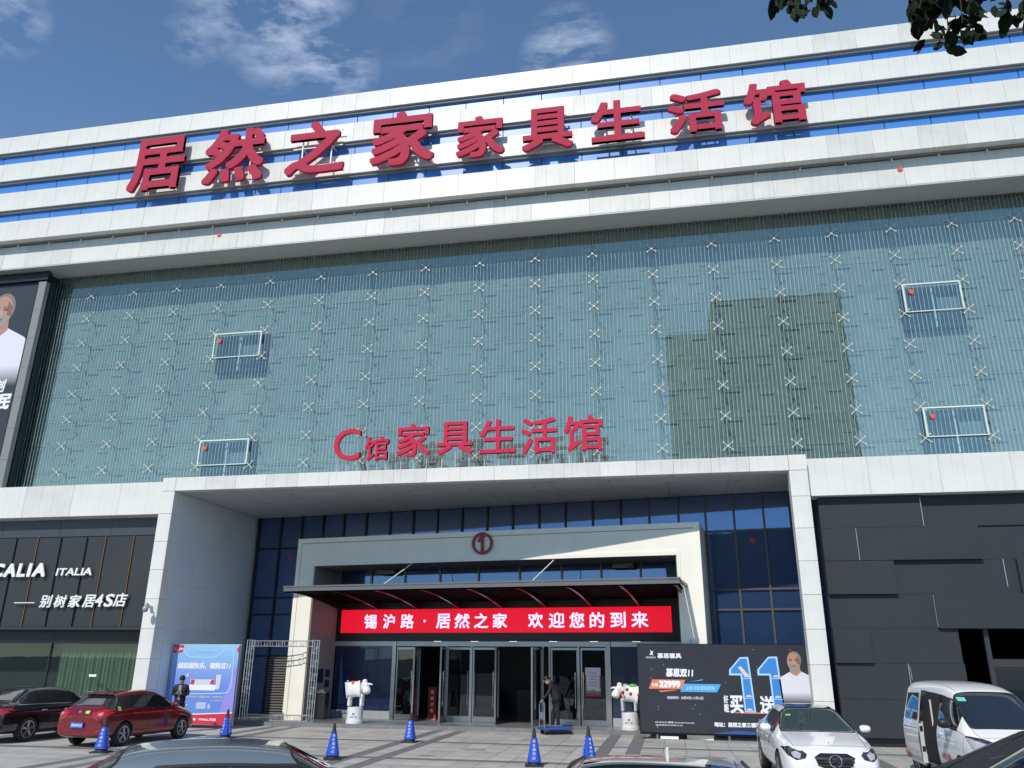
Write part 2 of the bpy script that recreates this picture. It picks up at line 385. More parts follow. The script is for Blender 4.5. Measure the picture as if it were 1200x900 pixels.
# -- glass storeys
gx=[-26.05,-24.07,-22.0,-19.95,-17.9,-15.65,-13.4,-11.15,-8.93,-6.7,-4.48,-2.25,0,2.22,4.48,6.5,8.52,10.56,12.6,14.7,16.8]
gz=[8.2,9.32,10.4,11.53,12.65,13.8,14.93,16.06,17.15,18.19]
wall_m=mat('pale_relief_wall',(.225,.268,.262),.7,noise=.10,scale=.5)
wall_m2=mat('pale_relief_wall_light',(.248,.292,.284),.7,noise=.10,scale=.5)
SP(box('inner_wall',-26.2,16.8,27.95,28.49,8.1,18.3,wall_m))
openw={(4,5),(4,1),(16,5),(16,1)}
def GY(i,j): return 27.45
for i in range(len(gx)-1):
    for j in range(len(gz)-1):
        if (i,j) in openw: continue
        me=MB().box(gx[i]+.008,gx[i+1]-.008,27.45,27.462,gz[j]+.008,gz[j+1]-.008).build('facade_glass_pane',facade_glass); SP(me)
        # relief slab on the wall behind: staggered steps
        a=gx[i]+.25+.12*(j%3); w_=(gx[i+1]-gx[i])*.62
        if not any((i==p and j in (q,q-1)) for p,q in openw):
            d=random.choice((.010,.016,.024)); 
            SP(MB().prism([(a,gz[j]+.06),(a+w_,gz[j]+.06),(a+w_,gz[j]+.45),(a+w_+.28,gz[j]+.45),(a+w_+.28,gz[j+1]-.10),(a+.28,gz[j+1]-.10),(a+.28,gz[j]+.45),(a,gz[j]+.45)],27.95-d,27.952).build('relief_slab',random.choice((wall_m,wall_m2))))
slots=MB()
for i in range(len(gx)-1):
    for j in range(len(gz)-1):
        if any((i==p and j in (q,q-1)) for p,q in openw): continue
        a=gx[i]+1.28; z=gz[j]+.86; slots.box(a,a+.5,27.905,27.94,z,z+.02)
        a=gx[i]+.78+.05*(j%2); z=gz[j]+.30; slots.box(a,a+.14,27.905,27.94,z,z+.03)
        SP(box('shadow_fin',gx[i]+.1,gx[i]+.62,27.90,27.94,gz[j]+1.02,gz[j]+1.045,wall_m))
SP(slots.build('wall_fins',wall_m,kind='stuff'))
# spider fittings
sp=MB()
for sx in (-1,1):
    for sz in (-1,1):
        sp.tube([(0,0,0),(sx*.09,-.03,sz*.08),(sx*.155,-.035,sz*.135)],[.017,.012,.010],6)
        sp.lathe([(.026,-.055),(.026,-.03)],8,(sx*.155,0,sz*.135),'y')
sp.lathe([(.030,-.03),(.030,.05)],8,(0,0,0),'y')
spm=bpy.data.meshes.new('spider_fitting'); spm.from_pydata([tuple(v) for v in sp.v],[],sp.f); spm.materials.append(mat('cast_steel',(.62,.64,.60),.45,metal=.2))
arm=MB(); arm.tube([(0,0,0),(0,.26,.02),(0,.51,-.02)],[.018,.026,.03],6); arm.prism([(-.03,-.09),(.03,-.09),(.03,.09),(-.03,.09)],.45,.498)
arm.v=[Vector(v) for v in arm.v]
armm=bpy.data.meshes.new('bracket_arm'); armm.from_pydata([tuple(v) for v in arm.v],[],arm.f); armm.materials.append(mat('bracket_grey',(.25,.29,.29),.5))
for i in range(1,len(gx)-1):
    for j in range(1,len(gz)-1):
        o=bpy.data.objects.new('spider_fitting',spm); C.objects.link(o); o.location=(gx[i],27.42,gz[j]); SP(o)
        o2=bpy.data.objects.new('bracket_arm',armm); C.objects.link(o2); o2.location=(gx[i],27.45,gz[j]); SP(o2)
frame_w=mat('pale_window_frame',(.66,.76,.72),.4)
for (i,j) in openw:
    x0_,x1_,z0_,z1_=gx[i]+.05,gx[i+1]-.1,gz[j]+.03,gz[j+1]-.03
    mb=MB(); t=.05
    mb.box(x0_,x1_,27.38,27.46,z1_-t,z1_); mb.box(x0_,x0_+t,27.38,27.46,z0_,z1_-t); mb.box(x1_-t,x1_,27.38,27.46,z0_,z1_-t); mb.box(x0_,x1_,27.40,27.44,z0_,z0_+.03)
    wf=SP(mb.build('vent_frame',frame_w))
    me=MB().box(x0_+t,x1_-t,27.41,27.42,z0_+.03,z1_-t).build('vent_pane',facade_glass); SP(me)
    SP(box('inner_window_and_shadow',gx[i]+.04,gx[i+1]-.02,27.72,27.96,gz[j]-.50,gz[j+1]-.05,mat('inner_glass_and_shadow',(.02,.045,.07),.1)))  # dark window; its part below the vent stands in for the vent's shadow
    SP(box('inner_window_rail',gx[i]+1.05,gx[i]+1.10,27.69,27.718,gz[j]-.45,gz[j+1]-.1,frame_w))
    SP(box('inner_window_panel',gx[i]+1.2,gx[i+1]-.15,27.70,27.718,gz[j]+.1,gz[j+1]-.5,mat('inner_panel',(.16,.22,.24),.4)))
    SP(MB().lathe([(.085,-.02),(.085,0)],16,(x0_+.27,27.37,z1_-.33),'y').build('marker_disc',plastic_red))
for (px,py,Y) in ((256.5,275,26.33),(1054.5,198,26.33)):
    p=onY(px,py,Y); SP(MB().lathe([(.085,-.02),(.085,0)],16,(p.x,Y,p.z),'y').build('marker_disc',plastic_red))
SP(box('glass_channel_end',-26.32,-26.06,27.25,28.4,8.2,18.3,mat('dark_channel',(.03,.04,.045),.5)))
# -- belt panels over the shops
bj_r=[4.475,6.35,8.44,10.5,12.6,14.7,16.8]; bj_l=[-35,-32.6,-30.5,-28.45,-26.37,-24.31,-22.23,-20.2,-18.24]
for bj in (bj_l,bj_r):
    for i in range(len(bj)-1): panel_obj('belt_panel',bj[i],bj[i+1],26.35+random.uniform(-.003,.003),26.75,7.31,8.52,random.choice((white_clad,white_clad,white_stain)))
    SP(box('belt_core',bj[0]+.02,bj[-1]-.02,26.39,26.76,7.325,8.50,groove)); SP(box('belt_ledge',bj[0],bj[-1],26.76,28.5,8.38,8.44,grey_soffit))
    SP(box('belt_drip',bj[0],bj[-1],26.76,26.86,7.27,7.34,grey_soffit))
# -- portal
pj_=[-17.68+1.2*k for k in range(19)]; pj_[-1]=3.92
for i in range(len(pj_)-1): panel_obj('portal_panel',pj_[i],pj_[i+1],26.0+random.uniform(-.002,.002),26.4,8.085,8.58,random.choice((white_clad,white_stain,white_stain)))
SP(box('portal_core',-17.65,3.9,26.04,26.38,8.10,8.57,groove))
SP(box('portal_roof',-18.2,4.6,26.4,28.5,8.40,8.50,grey_soffit))
def corner(x0,x1,inner,name='portal_corner'):
    SP(MB().prism([(x0,8.585),(x1,8.585),(x1,8.09),(x0,8.09)],26.0,26.4).build(name,white_clad))
corner(-18.21,-17.69,1); corner(3.93,4.47,0)
lz=[8.08,7.25,6.25,5.25,4.25,3.25,2.25,1.25,.0]
for k in range(8):
    panel_obj('column_panel',-18.21,-17.68,26.0,26.6,lz[k+1]+.004,lz[k]-.004,white_clad,g=.001)
    panel_obj('column_panel',3.91,4.47,26.0,26.45,lz[k+1]+.004,lz[k]-.004,white_clad,g=.001)
SP(box('column_core',-18.19,-17.70,26.03,26.58,0,8.08,groove)); SP(box('column_core',3.93,4.45,26.03,26.43,0,8.08,groove))
SP(box('column_return',-18.2,-17.69,26.6,32.6,0,8.15,portal_inner))
# lining of left wall: panels facing the entrance
zz=[.0,1.6,3.2,4.8,6.4,8.07]; yy=[26.61,27.8,29.0,30.2,31.3,32.3]
for a in range(5):
    for b in range(5):
        SP(box('lining_panel',-17.69,-17.665,yy[a]+.004,yy[a+1]-.004,zz[b]+.004,zz[b+1]-.004,portal_inner))
# soffit panels
sj=[-17.66+1.98*k for k in range(13)]
sy=[26.41,28.0,29.6,31.2,32.8]
for a in range(len(sj)-1):
    for b in range(4):
        if sj[a]>6: continue
        SP(box('soffit_panel',sj[a]+.006,sj[a+1]-.006,sy[b]+.006,sy[b+1]-.006,8.082,8.11,grey_soffit))
SP(box('soffit_backing',-18.2,6.2,26.4,33,8.112,8.2,groove))
for k in range(9):
    for Y in (27.3,28.8): SP(MB().lathe([(.07,8.065),(.07,8.081)],12,(-16+2.3*k+(.6 if Y>28 else 0),Y,0)).build('downlight',alu))
# -- recessed curtain wall (frame space)
def FSP(o): return SP(o)
D=2.05
ms=[-3.75,-2.64,-1.6,-.57,.42,1.47,2.58,3.63,4.7,5.78,6.85,7.92,9.0,10.05,11.12,12.2,13.26,14.33,15.3,16.3,17.32,18.35,19.4]
hz=[.14,2.38,4.02,4.70,6.74,8.08]
for i in range(len(ms)-1):
    a,b=ms[i]+.03,ms[i+1]-.03
    for j in range(len(hz)-1):
        mid=(ms[i]+ms[i+1])/2
        if .3<mid<14.5 and hz[j]<6: continue
        if i==1 and j==0: continue
        o=MB().box(a,b,D+.03,D+.05,hz[j]+.03,hz[j+1]-.03).build('curtain_pane',curtain_glass,T=FT); FSP(o)
for i,s in enumerate(ms):
    z0=.14 if (s<0 or s>14.5) else 6.5
    FSP(MB().box(s-.035,s+.035,D-.05,D+.08,z0,8.08).build('mullion',mull_dark if s<13 else mull,T=FT))
for z in hz[1:-1]:
    for (a,b,m_) in ((-3.8,0,mull_dark),(14.6,19.4,mull)):
        FSP(MB().box(a,b,D-.04,D+.07,z-.035,z+.035).build('transom',m_,T=FT))
for k in range(22): FSP(MB().box(ms[1]+.05,ms[2]-.02,D-.02,D+.04,.2+k*.1,.2+k*.1+.055,T=None).build('louvre_slat',mat('louvre_metal',(.20,.19,.18),.5,metal=.3),T=FT))
FSP(MB().box(ms[1],ms[2],D+.05,D+.1,.14,2.38).build('louvre_backing',black,T=FT))
FSP(MB().box(-3.9,.3,D+.1,D+.3,0,8.2).box(14.6,19.6,D+.1,D+.3,0,8.2).box(-3.9,19.6,D+.1,D+.3,6.0,8.2).build('curtain_backing',black,T=FT))
for (px,py) in ((340,652.5),(882,633.5)):
    d=r2*((px-600)/F_PX)-u2*((py-450)/F_PX)+fw; q=p0+n_*(D+.02); O=Vector((0,0,CAM_H)); t=(q-O).dot(n_)/d.dot(n_); P_=O+d*t; s=(P_-p0).dot(t_)
    FSP(MB().lathe([(.085,D),(.085,D+.02)],16,(s,0,P_.z),'y').build('marker_disc',mat('marker_red_shade',(.6,.05,.05),.5),T=FT))
# -- plinth
pl=box('entrance_plinth',-17.6,4.2,28.75,33.5,0,.136,concrete); pl['kind']='structure'
for k in range(20):
    a=-17.5+k*1.08; o=box('plinth_kerb_stone',a+.004,a+1.076,28.70,28.749,.0,.138,concrete,pl)
# -- entrance frame
ef=root('entrance_portal','cream portal frame round the glass doors under the red emblem','doorway',tuple(p0+t_*7.4),-A)
efT=Matrix.Translation((-7.4,0,0))   # frame space -> ef local
def E_(mb,name,m,**k): return mb.build(name,m,ef,T=efT,**k)
def fbox(name,x0,x1,y0,y1,z0,z1,m,parent=None): return E_(MB().box(x0,x1,y0,y1,z0,z1),name,m)
fbox('left_pillar',-.37,.47,0,D-.06,0,5.70,cream); fbox('right_pillar',14.43,15.24,0,D-.06,0,5.70,cream)
fbox('lintel',-.37,15.24,0,D-.06,5.701,6.78,cream)
for zz_ in (6.60,): fbox('moulding_groove',-.17,15.05,-.006,.01,6.57,6.60,mat('groove_brown',(.35,.30,.24),.7))
fbox('moulding_groove',-.19,-.17,-.006,.01,.2,6.60,M['groove_brown']); 
fbox('raised_architrave',.33,.468,-.035,-.001,.14,5.84,cream); fbox('raised_architrave',14.43,14.55,-.035,-.001,.14,5.84,cream); fbox('raised_architrave',.469,14.429,-.035,-.001,5.70,5.84,cream)
fbox('jamb_lining',.471,.50,.02,D-.08,.14,5.69,mat('taupe_jamb',(.30,.275,.25),.5,noise=.05))
fbox('jamb_lining',14.40,14.429,.02,D-.08,.14,5.69,M['taupe_jamb'])
# clerestory
cs=[.5,1.91,3.41,4.93,6.55,8.23,9.89,11.4,12.86,14.40]
for i in range(len(cs)-1): fbox('clerestory_pane',cs[i]+.03,cs[i+1]-.03,D-.02,D,4.45,5.95,curtain_glass)
mcl=mat('champagne_mullion',(.33,.31,.27),.4,metal=.4)
for s in cs[1:-1]: fbox('clerestory_mullion',s-.035,s+.035,D-.08,D-.02,4.45,5.95,mcl)
for a in (2.33,11.9): fbox('air_vent_box',a,a+.75,D-.45,D-.1,5.50,5.66,mat('vent_beige',(.42,.40,.34),.6))
for s in (4.6,10.15): E_(MB().tube([(s,.1,5.7),(s-.42,-1.5,4.75)],.018,6),'canopy_tie_rod',cream)
# black fascia with LED
fbox('led_surround',.5,14.40,D-.13,D-.05,2.96,4.44,black)
# header
hd=mat('silver_header',(.50,.52,.51),.35,metal=.5,noise=.08,scale=2)
for a,b in ((.5,3.07),(3.2,11.5),(11.68,14.4)): fbox('door_header',a,b,D-.10,D-.02,2.78,2.955,hd)
for a in (3.07,11.51): fbox('door_post',a,a+.15,D-.14,D+.02,.14,2.95,steel)
# side lights
navy=mat('navy_film',(.004,.012,.05),.12,spec=.6)
for a,b in ((.52,3.05),(11.68,14.38)):
    fbox('side_light_pane',a,b,D-.04,D-.02,.42,2.77,side_glass); fbox('side_light_plinth',a,b,D-.09,D-.02,.14,.42,hd)
# doors
def door(s0,s1,ang=0,hinge=0):
    r_=bpy.data.objects.new('glass_door',None); C.objects.link(r_); r_.parent=ef
    w_=s1-s0; r_.location=(s0-7.4 if hinge==0 else s1-7.4, D-.05,0); r_.rotation_euler=(0,0,ang)
    o=0 if hinge==0 else -w_
    MB().box(o,o+.05,-.03,.03,.15,2.74).box(o+w_-.05,o+w_,-.03,.03,.15,2.74).box(o+.05,o+w_-.05,-.03,.03,.15,.33).box(o+.05,o+w_-.05,-.03,.03,2.66,2.74).build('door_stile',steel,r_)
    MB().box(o+.05,o+w_-.05,-.006,.006,.33,2.66).build('door_glass',door_glass,r_)
    hx=o+w_-.1 if hinge==0 else o+.1
    MB().tube([(hx,-.09,.7),(hx,-.09,1.9)],.017,8).tube([(hx,-.02,.8),(hx,-.09,.8)],.012,6).tube([(hx,-.02,1.8),(hx,-.09,1.8)],.012,6).build('door_handle',chrome,r_)
door(3.24,4.17); door(4.22,5.12,R(-80),0); door(4.35,5.33,R(100),1); door(5.37,6.33); door(6.41,7.35,0,1)
door(7.42,8.3,R(-78),0); door(8.2,9.12,R(82),1); door(9.45,10.46); door(10.56,11.50,0,1)
for a in (5.34,6.36,9.15,9.40,10.49): fbox('door_post',a-.03,a+.03,D-.1,D+.0,.14,2.78,steel)
# interior
dk=mat('interior_dark',(.07,.075,.08),.5); 
im=MB(); im.box(.3,14.6,D+6.5,D+6.6,0,3.2); im.box(.3,14.6,D+.02,D+6.5,3.05,3.15); im.box(.25,.3,D+.02,D+6.5,0,3.2); im.box(14.55,14.6,D+.02,D+6.5,0,3.2)
E_(im,'lobby_walls',dk); fbox('lobby_floor',.3,14.6,D+.1,D+6.5,.10,.142,mat('lobby_floor_tile',(.12,.12,.12),.15))
for k in range(5): fbox('lobby_counter',4.5+k*2,5.6+k*2,D+5,D+5.6,.14,1.1,mat('lobby_counter_m',(.10,.09,.08),.4))
for k in range(6): fbox('lobby_lamp',3.4+k*1.7,3.7+k*1.7,D+3,D+3.15,3.02,3.045,mat('lobby_fill_glow',(.6,.6,.6),.5,emit=(1,.95,.85),es=4.0))  # unseen glowing strips, added to brighten the dark lobby
# canopy
can=root('entrance_canopy','dark curved steel canopy with ribs projecting over the red scrolling screen','canopy',tuple(p0+t_*7.4+Vector((0,0,4.4))),-A)
cT=Matrix.Translation((-7.4,0,-4.4))
cm=mat('canopy_black',(.003,.003,.0035),.9,spec=.05); cg=mat('canopy_edge_grey',(.17,.17,.165),.4,metal=.4)
prof=[]
for k in range(11):
    u=k/10; y_=D-.14+( -1.88-(D-.14))*u; z_=4.42+ .22*u**.6 ; prof.append((y_,z_))
mb=MB()
for k in range(10):
    (ya,za),(yb,zb)=prof[k],prof[k+1]; mb.quad((.5,ya,za),(.5,yb,zb),(14.6,yb,zb),(14.6,ya,za))
    mb.quad((.5,ya,za+.07),(14.6,ya,za+.07),(14.6,yb,zb+.07),(.5,yb,zb+.07))
mb.build('canopy_deck',cm,can,T=cT)
MB().box(.48,14.72,-1.95,-1.88,4.60,4.72).build('edge_beam',cg,can,T=cT); MB().box(.46,14.74,-1.97,-1.86,4.735,4.79).build('edge_cap',cg,can,T=cT); MB().box(.5,14.7,-1.9,-1.82,4.56,4.6).build('edge_lip',cm,can,T=cT)
MB().box(14.62,14.74,-1.87,-.0,4.66,4.74).build('end_beam',cg,can,T=cT); MB().box(.47,.55,-1.87,.0,4.66,4.74).build('end_beam',cg,can,T=cT)
rib=mat('rib_glossy',(.03,.03,.033),.3,metal=.4)
for k in range(9):
    s=.62+k*(13.9/8) if k<8 else 14.5
    mb=MB(); top=[];bot=[]
    for q in range(9):
        u=q/8; y_=D-.16+(-1.8-(D-.16))*u; zt=4.60+.0*u; zl=4.20+ .36*(u**1.1) ; top.append((y_,4.42+.22*u**.6)); bot.append((y_,4.17+.42*math.sin(u*PI/2)**1.0-.02))
    pts=top+bot[::-1]; n=len(pts); b0=len(mb.v)
    for xx in (s-.04,s+.04): mb.v+=[Vector((xx,p[0],p[1])) for p in pts]
    for q in range(8):
        for off in (0,n):
            a=[off+q,off+q+1,off+n-2-q,off+n-1-q]; mb.f.append(tuple(a if off else a[::-1]))
    for q in range(n): mb.f.append((q,(q+1)%n,n+(q+1)%n,n+q))
    mb.build('canopy_rib',rib,can,T=cT)
# LED
led=root('led_screen','long red scrolling display with lilac Chinese welcome text above the doors','screen',tuple(p0+t_*7.33+n_*(D-.2)+Vector((0,0,3.2))),-A)
lT=Matrix.Translation((-7.33,-(D-.2),-3.2))
MB().box(.76,13.90,D-.22,D-.135,3.27,4.15).build('display_panel',led_red,led,T=lT)
chars=[('锡',1.80,2.36),('沪',2.63,3.14),('路',3.40,3.96),('·',4.60,4.74),('居',5.66,6.28) ,('然',6.46,7.05),('之',7.22,7.80),('家',8.62-.62,9.2-.62)]
LED=[('锡',1.80,2.36),('沪',2.63,3.14),('路',3.40,3.96),('居',4.93-.02,5.50),('然',5.67,6.29),('之',6.47,7.05),('家',7.22,7.80),('欢',8.62,9.20),('迎',9.42,10.02),('您',10.20,10.76),('的',10.96,11.50),('到',11.72,12.28),('来',12.48,13.08)]
for c,a,b in LED: text('display_character',c,a,b,3.43,3.97,D-.226,led_white,led,bold=.018,T=lT)
MB().lathe([(.05,D-.226),(.05,D-.221)],8,(4.42,0,3.70),'y').build('display_dot',led_white,led,T=lT)
# emblem
em=root('emblem','round maroon emblem of a ring round a numeral one above the entrance','emblem',tuple(p0+t_*7.45+Vector((0,0,6.33))),-A)
mb=MB(); 
N_=40
ri=[]
for k in range(N_):
    t=2*PI*k/N_
    for (rr,yy_) in ((.40,-.09),(.40,-.01),(.315,-.01),(.315,-.09)): mb.v.append(Vector((rr*math.cos(t),yy_,rr*math.sin(t))))
for k in range(N_):
    a=4*k; b=4*((k+1)%N_)
    for q in range(4): mb.f.append((a+q,a+(q+1)%4,b+(q+1)%4,b+q))
mb.build('emblem_ring',maroon,em); MB().prism([(-.045,-.31),(.055,-.31),(.055,.30),(-.02,.30),(-.16,.14),(-.16,.04),(-.05,.12)],-.09,-.01).build('emblem_numeral',maroon,em)

# ============================================================ SIGNS ON THE BUILDING
sg=root('rooftop_sign','giant red Chinese character sign across the white upper bands','sign',(-8,25.2,20.5))
def sign_chars(items,parent,loc,y,depth,mf,legs=None,bold=.035):
    for c,(x0,z0,x1,z1) in items:
        o=text('sign_character',c,x0-loc[0],x1-loc[0],z0-loc[2],z1-loc[2],y-loc[1],mf,parent,bold=(.004 if c=='C' else bold),depth=depth)
big=[('居',(-21.50,20.68,-18.98,23.22)),('然',(-18.05,20.64,-15.36,23.22)),('之',(-14.38,20.62,-11.85,23.10)),('家',(-10.75,20.58,-8.12,23.06)),('家',(-7.22,20.55,-5.31,22.40)),('具',(-4.62,20.56,-2.68,22.42)),('生',(-1.98,20.60,.0,22.38)),('活',(.88,20.6,2.92,22.36)),('馆',(3.6,20.6,5.78,22.40))]
k_=25.46/25.2
big=[(c,(a*k_,CAM_H+(b-CAM_H)*k_,d*k_,CAM_H+(e-CAM_H)*k_)) for c,(a,b,d,e) in big]
sign_chars(big,sg,(-8,25.2,20.5),25.46,.16,red_sign,bold=.022)
def stb(nm,*a):
    MB().box(a[0]+8,a[1]+8,a[2]-25.2,a[3]-25.2,a[4]-20.5,a[5]-20.5).build(nm,white_letter,sg)
for c,(x0,z0,x1,z1) in big:
    for fx in (.25,.75):
        xx=x0+(x1-x0)*fx; stb('support_post',xx-.025,xx+.025,25.63,25.67,z0+.15,z1-.2)
    for fz in (.2,.55,.85):
        zz_=z0+(z1-z0)*fz; stb('support_rail',x0+.2,x1-.2,25.672,25.70,zz_-.02,zz_+.02)
        for fx in (.25,.75): xx=x0+(x1-x0)*fx; stb('wall_strut',xx-.02,xx+.02,25.70,25.88 if any(a-.03<zz_<b+.03 for a,b in bands) else 26.23,zz_-.018,zz_+.018)
s2=root('portal_sign','smaller red C hall character sign standing on legs on the portal ledge','sign',(-7,26.2,8.6))
its=[('C',(-11.68,9.02,-10.66,10.2)),('馆',(-10.48,8.99,-9.6,9.86)),('家',(-9.3,9.07,-8.06,10.27)),('具',(-7.8,9.10,-6.5,10.27)),('生',(-6.26,9.07,-4.97,10.28)),('活',(-4.78,9.0,-3.52,10.27)),('馆',(-3.3,9.04,-1.96,10.28))]
sign_chars(its,s2,(-7,26.2,8.6),26.15,.14,red_sign2,bold=.015)
for c,(x0,z0,x1,z1) in its:
    for fx in (.12,.5,.88):
        xx=x0+(x1-x0)*fx+7; MB().tube([(xx,.13,-.2),(xx,.13,z0-8.6+.15)],.018,6).build('sign_leg',mat('grey_leg',(.55,.58,.58),.5,metal=.4),s2)
        MB().tube([(xx,.75,-.2),(xx+.02,.15,z0-8.6+.1)],.014,5).build('sign_brace',M['grey_leg'],s2)
# left banner
bn=root('wall_banner','tall dark advertising banner with a bearded man in white shirt left of the glass facade','banner',(-28.5,26.8,8.4))
def BN(o): return o
bl=(-28.5,26.8,8.4)
MB().box(-33-bl[0],-26.30-bl[0],.05,.12,0,18.15-8.4).build('banner_print',mat('banner_black',(.045,.048,.055),.3,noise=.1),bn)
fr=mat('banner_frame_grey',(.24,.245,.235),.5)
for k in range(7):
    z0=8.42-8.4+k*1.32; MB().box(-26.16-bl[0],-25.80-bl[0],-.12,.1,z0,z0+1.31).build('frame_segment',fr,bn)
MB().box(-26.32-bl[0],-26.17-bl[0],-.02,.1,0,9.6).build('frame_reveal',black,bn); MB().box(-33-bl[0],-25.8-bl[0],-.1,.12,9.35,9.72).build('frame_head',black,bn)
def ell(cx,cz,rx,rz,n=24,rot=0): return [(cx+rx*math.cos(2*PI*k/n)*math.cos(rot)-rz*math.sin(2*PI*k/n)*math.sin(rot),cz+rx*math.cos(2*PI*k/n)*math.sin(rot)+rz*math.sin(2*PI*k/n)*math.cos(rot)) for k in range(n)]
def flat(name,pts,y,m,parent): return MB().poly([(p[0],y,p[1]) for p in pts]).build(name,m,parent)
def grad(name,c0,c1,ax=2,lo=0,hi=1,c2=None):
    m=bpy.data.materials.new(name); m.use_nodes=True; n=m.node_tree.nodes; l=m.node_tree.links; b=n['Principled BSDF']; b.inputs['Roughness'].default_value=.45
    t=n.new('ShaderNodeTexCoord'); s=n.new('ShaderNodeSeparateXYZ'); l.new(t.outputs['Object'],s.inputs[0]); r=n.new('ShaderNodeMapRange'); r.inputs[1].default_value=lo; r.inputs[2].default_value=hi
    l.new(s.outputs[ax],r.inputs[0]); cr=n.new('ShaderNodeValToRGB'); cr.color_ramp.elements[0].color=(*c0,1); cr.color_ramp.elements[1].color=(*c1,1)
    if c2: e=cr.color_ramp.elements.new(.5); e.color=(*c2,1)
    l.new(r.outputs[0],cr.inputs[0]); l.new(cr.outputs[0],b.inputs['Base Color']); M[name]=m; return m
def portrait(parent,cx,cz,s,y,pre):
    """printed bust: head of height s centred on cx,cz, white shirt below"""
    shirt=grad(pre+'_shirt',(.045,.048,.055),(.74,.72,.80),2,cz-2.1*s,cz-1.55*s)
    body=[(cx-.30*s,cz-.55*s),(cx-.75*s,cz-.80*s),(cx-1.05*s,cz-1.15*s),(cx-1.10*s,cz-2.1*s),(cx+1.15*s,cz-2.1*s),(cx+1.12*s,cz-1.10*s),(cx+.85*s,cz-.78*s),(cx+.30*s,cz-.50*s)]
    flat('portrait_shirt',body,y,shirt,parent)
    sk=mat(pre+'_skin',(.46,.25,.18),.5); sd=mat(pre+'_skin_dark',(.20,.10,.08),.5); gr=mat(pre+'_beard',(.30,.27,.25),.6); dk_=mat(pre+'_hair',(.10,.09,.09),.6); gh=mat(pre+'_short_hair',(.20,.18,.17),.6)
    flat('portrait_neck',[(cx-.24*s,cz-.1*s),(cx-.26*s,cz-.58*s),(cx+.05*s,cz-.75*s),(cx+.30*s,cz-.55*s),(cx+.25*s,cz-.1*s)],y-.002,sk,parent)
    flat('portrait_hair',ell(cx+.02*s,cz+.08*s,.36*s,.44*s),y-.004,gh,parent)
    flat('portrait_face',ell(cx-.02*s,cz-.02*s,.34*s,.46*s),y-.006,sk,parent)
    flat('portrait_beard',[(cx-.30*s,cz-.18*s),(cx-.22*s,cz-.42*s),(cx-.02*s,cz-.56*s),(cx+.20*s,cz-.42*s),(cx+.28*s,cz-.16*s),(cx+.14*s,cz-.14*s),(cx-.02*s,cz-.10*s),(cx-.18*s,cz-.15*s)],y-.008,gr,parent)
    flat('portrait_mouth',ell(cx-.03*s,cz-.24*s,.11*s,.028*s,12),y-.010,sd,parent)
    flat('portrait_cheek_side',[(cx+.14*s,cz+.30*s),(cx+.30*s,cz+.12*s),(cx+.31*s,cz-.15*s),(cx+.16*s,cz-.12*s)],y-.009,mat(pre+'_skin_mid',(.24,.12,.09),.5),parent)
    for sx in (-1,1):
        flat('portrait_eye',ell(cx-.03*s+sx*.14*s,cz+.045*s,.085*s,.036*s,10),y-.011,dk_,parent)
        flat('portrait_brow',[(cx-.03*s+sx*.14*s-.09*s,cz+.10*s),(cx-.03*s+sx*.14*s+.09*s,cz+.10*s),(cx-.03*s+sx*.14*s+.08*s,cz+.13*s),(cx-.03*s+sx*.14*s-.08*s,cz+.13*s)],y-.011,sd,parent)
    flat('portrait_nose',[(cx-.05*s,cz+.05*s),(cx+.01*s,cz+.05*s),(cx+.05*s,cz-.14*s),(cx-.09*s,cz-.14*s)],y-.012,mat(pre+'_nose',(.55,.32,.24),.5),parent)
portrait(bn,-27.88-bl[0],16.45-bl[2],1.65,.045,'banner')
for c,a,b,z0,z1 in (('定',-28.0,-27.42,12.72,13.28),('制',-27.38,-26.84,12.70,13.27),('好',-28.4,-27.55,11.95,12.62),('眠',-27.38,-26.44,11.93,12.62)):
    text('printed_character',c,a-bl[0],b-bl[0],z0-bl[2],z1-bl[2],.04,white_letter,bn,bold=.03,shear=.12)

# ============================================================ LEFT SHOP
ls=root('shopfront','dark metal clad shopfront with copper fins and pale green curtained glass below','shop',(-24,26.7,0))
lo=(-24,26.7,0)
def lsb(name,x0,x1,y0,y1,z0,z1,m): return MB().box(x0-lo[0],x1-lo[0],y0-lo[1],y1-lo[1],z0,z1).build(name,m,ls)
for a,b in ((-31,-28.6),(-28.6,-25.4),(-25.4,-22.85),(-22.85,-20.65),(-20.65,-18.22)): lsb('fascia_panel',a+.006,b-.006,26.78,26.9,6.62,7.32,shop_fascia)
fins=[(-30.2,0),(-28.9,1),(-27.6,0),(-26.5,1),(-25.5,0),(-24.61,0),(-23.67,1),(-22.65,0),(-21.54,0),(-20.76,1),(-19.57,1),(-18.22,0)]
for i in range(len(fins)-1): lsb('metal_panel',fins[i][0]+.05,fins[i+1][0]-.05,26.74,26.8,3.34,6.58,shop_panel)
for x_,c_ in fins[:-1]:
    lsb('fin_recess',x_-.05,x_+.05,26.79,26.82,3.3,6.6,black)
    if c_: lsb('copper_fin',x_-.004,x_+.014,26.70,26.78,3.3,6.6,copper)
lsb('shadow_gap',-31,-18.22,26.82,26.9,6.58,6.62,black); lsb('sill_rail',-31,-18.22,26.66,26.84,3.22,3.33,mat('dark_rail',(.03,.032,.033),.4))
lsb('window_head',-31,-18.22,27.05,27.2,2.75,3.22,black)
sg_x=[-31,-28.5,-26,-22.5,-18.24]
for i in range(len(sg_x)-1):
    lsb('shop_pane',sg_x[i]+.03,sg_x[i+1]-.03,27.08,27.09,.1,3.2,shop_glass)
    lsb('shop_mullion',sg_x[i]-.03,sg_x[i]+.03,27.04,27.1,.1,3.2,black)
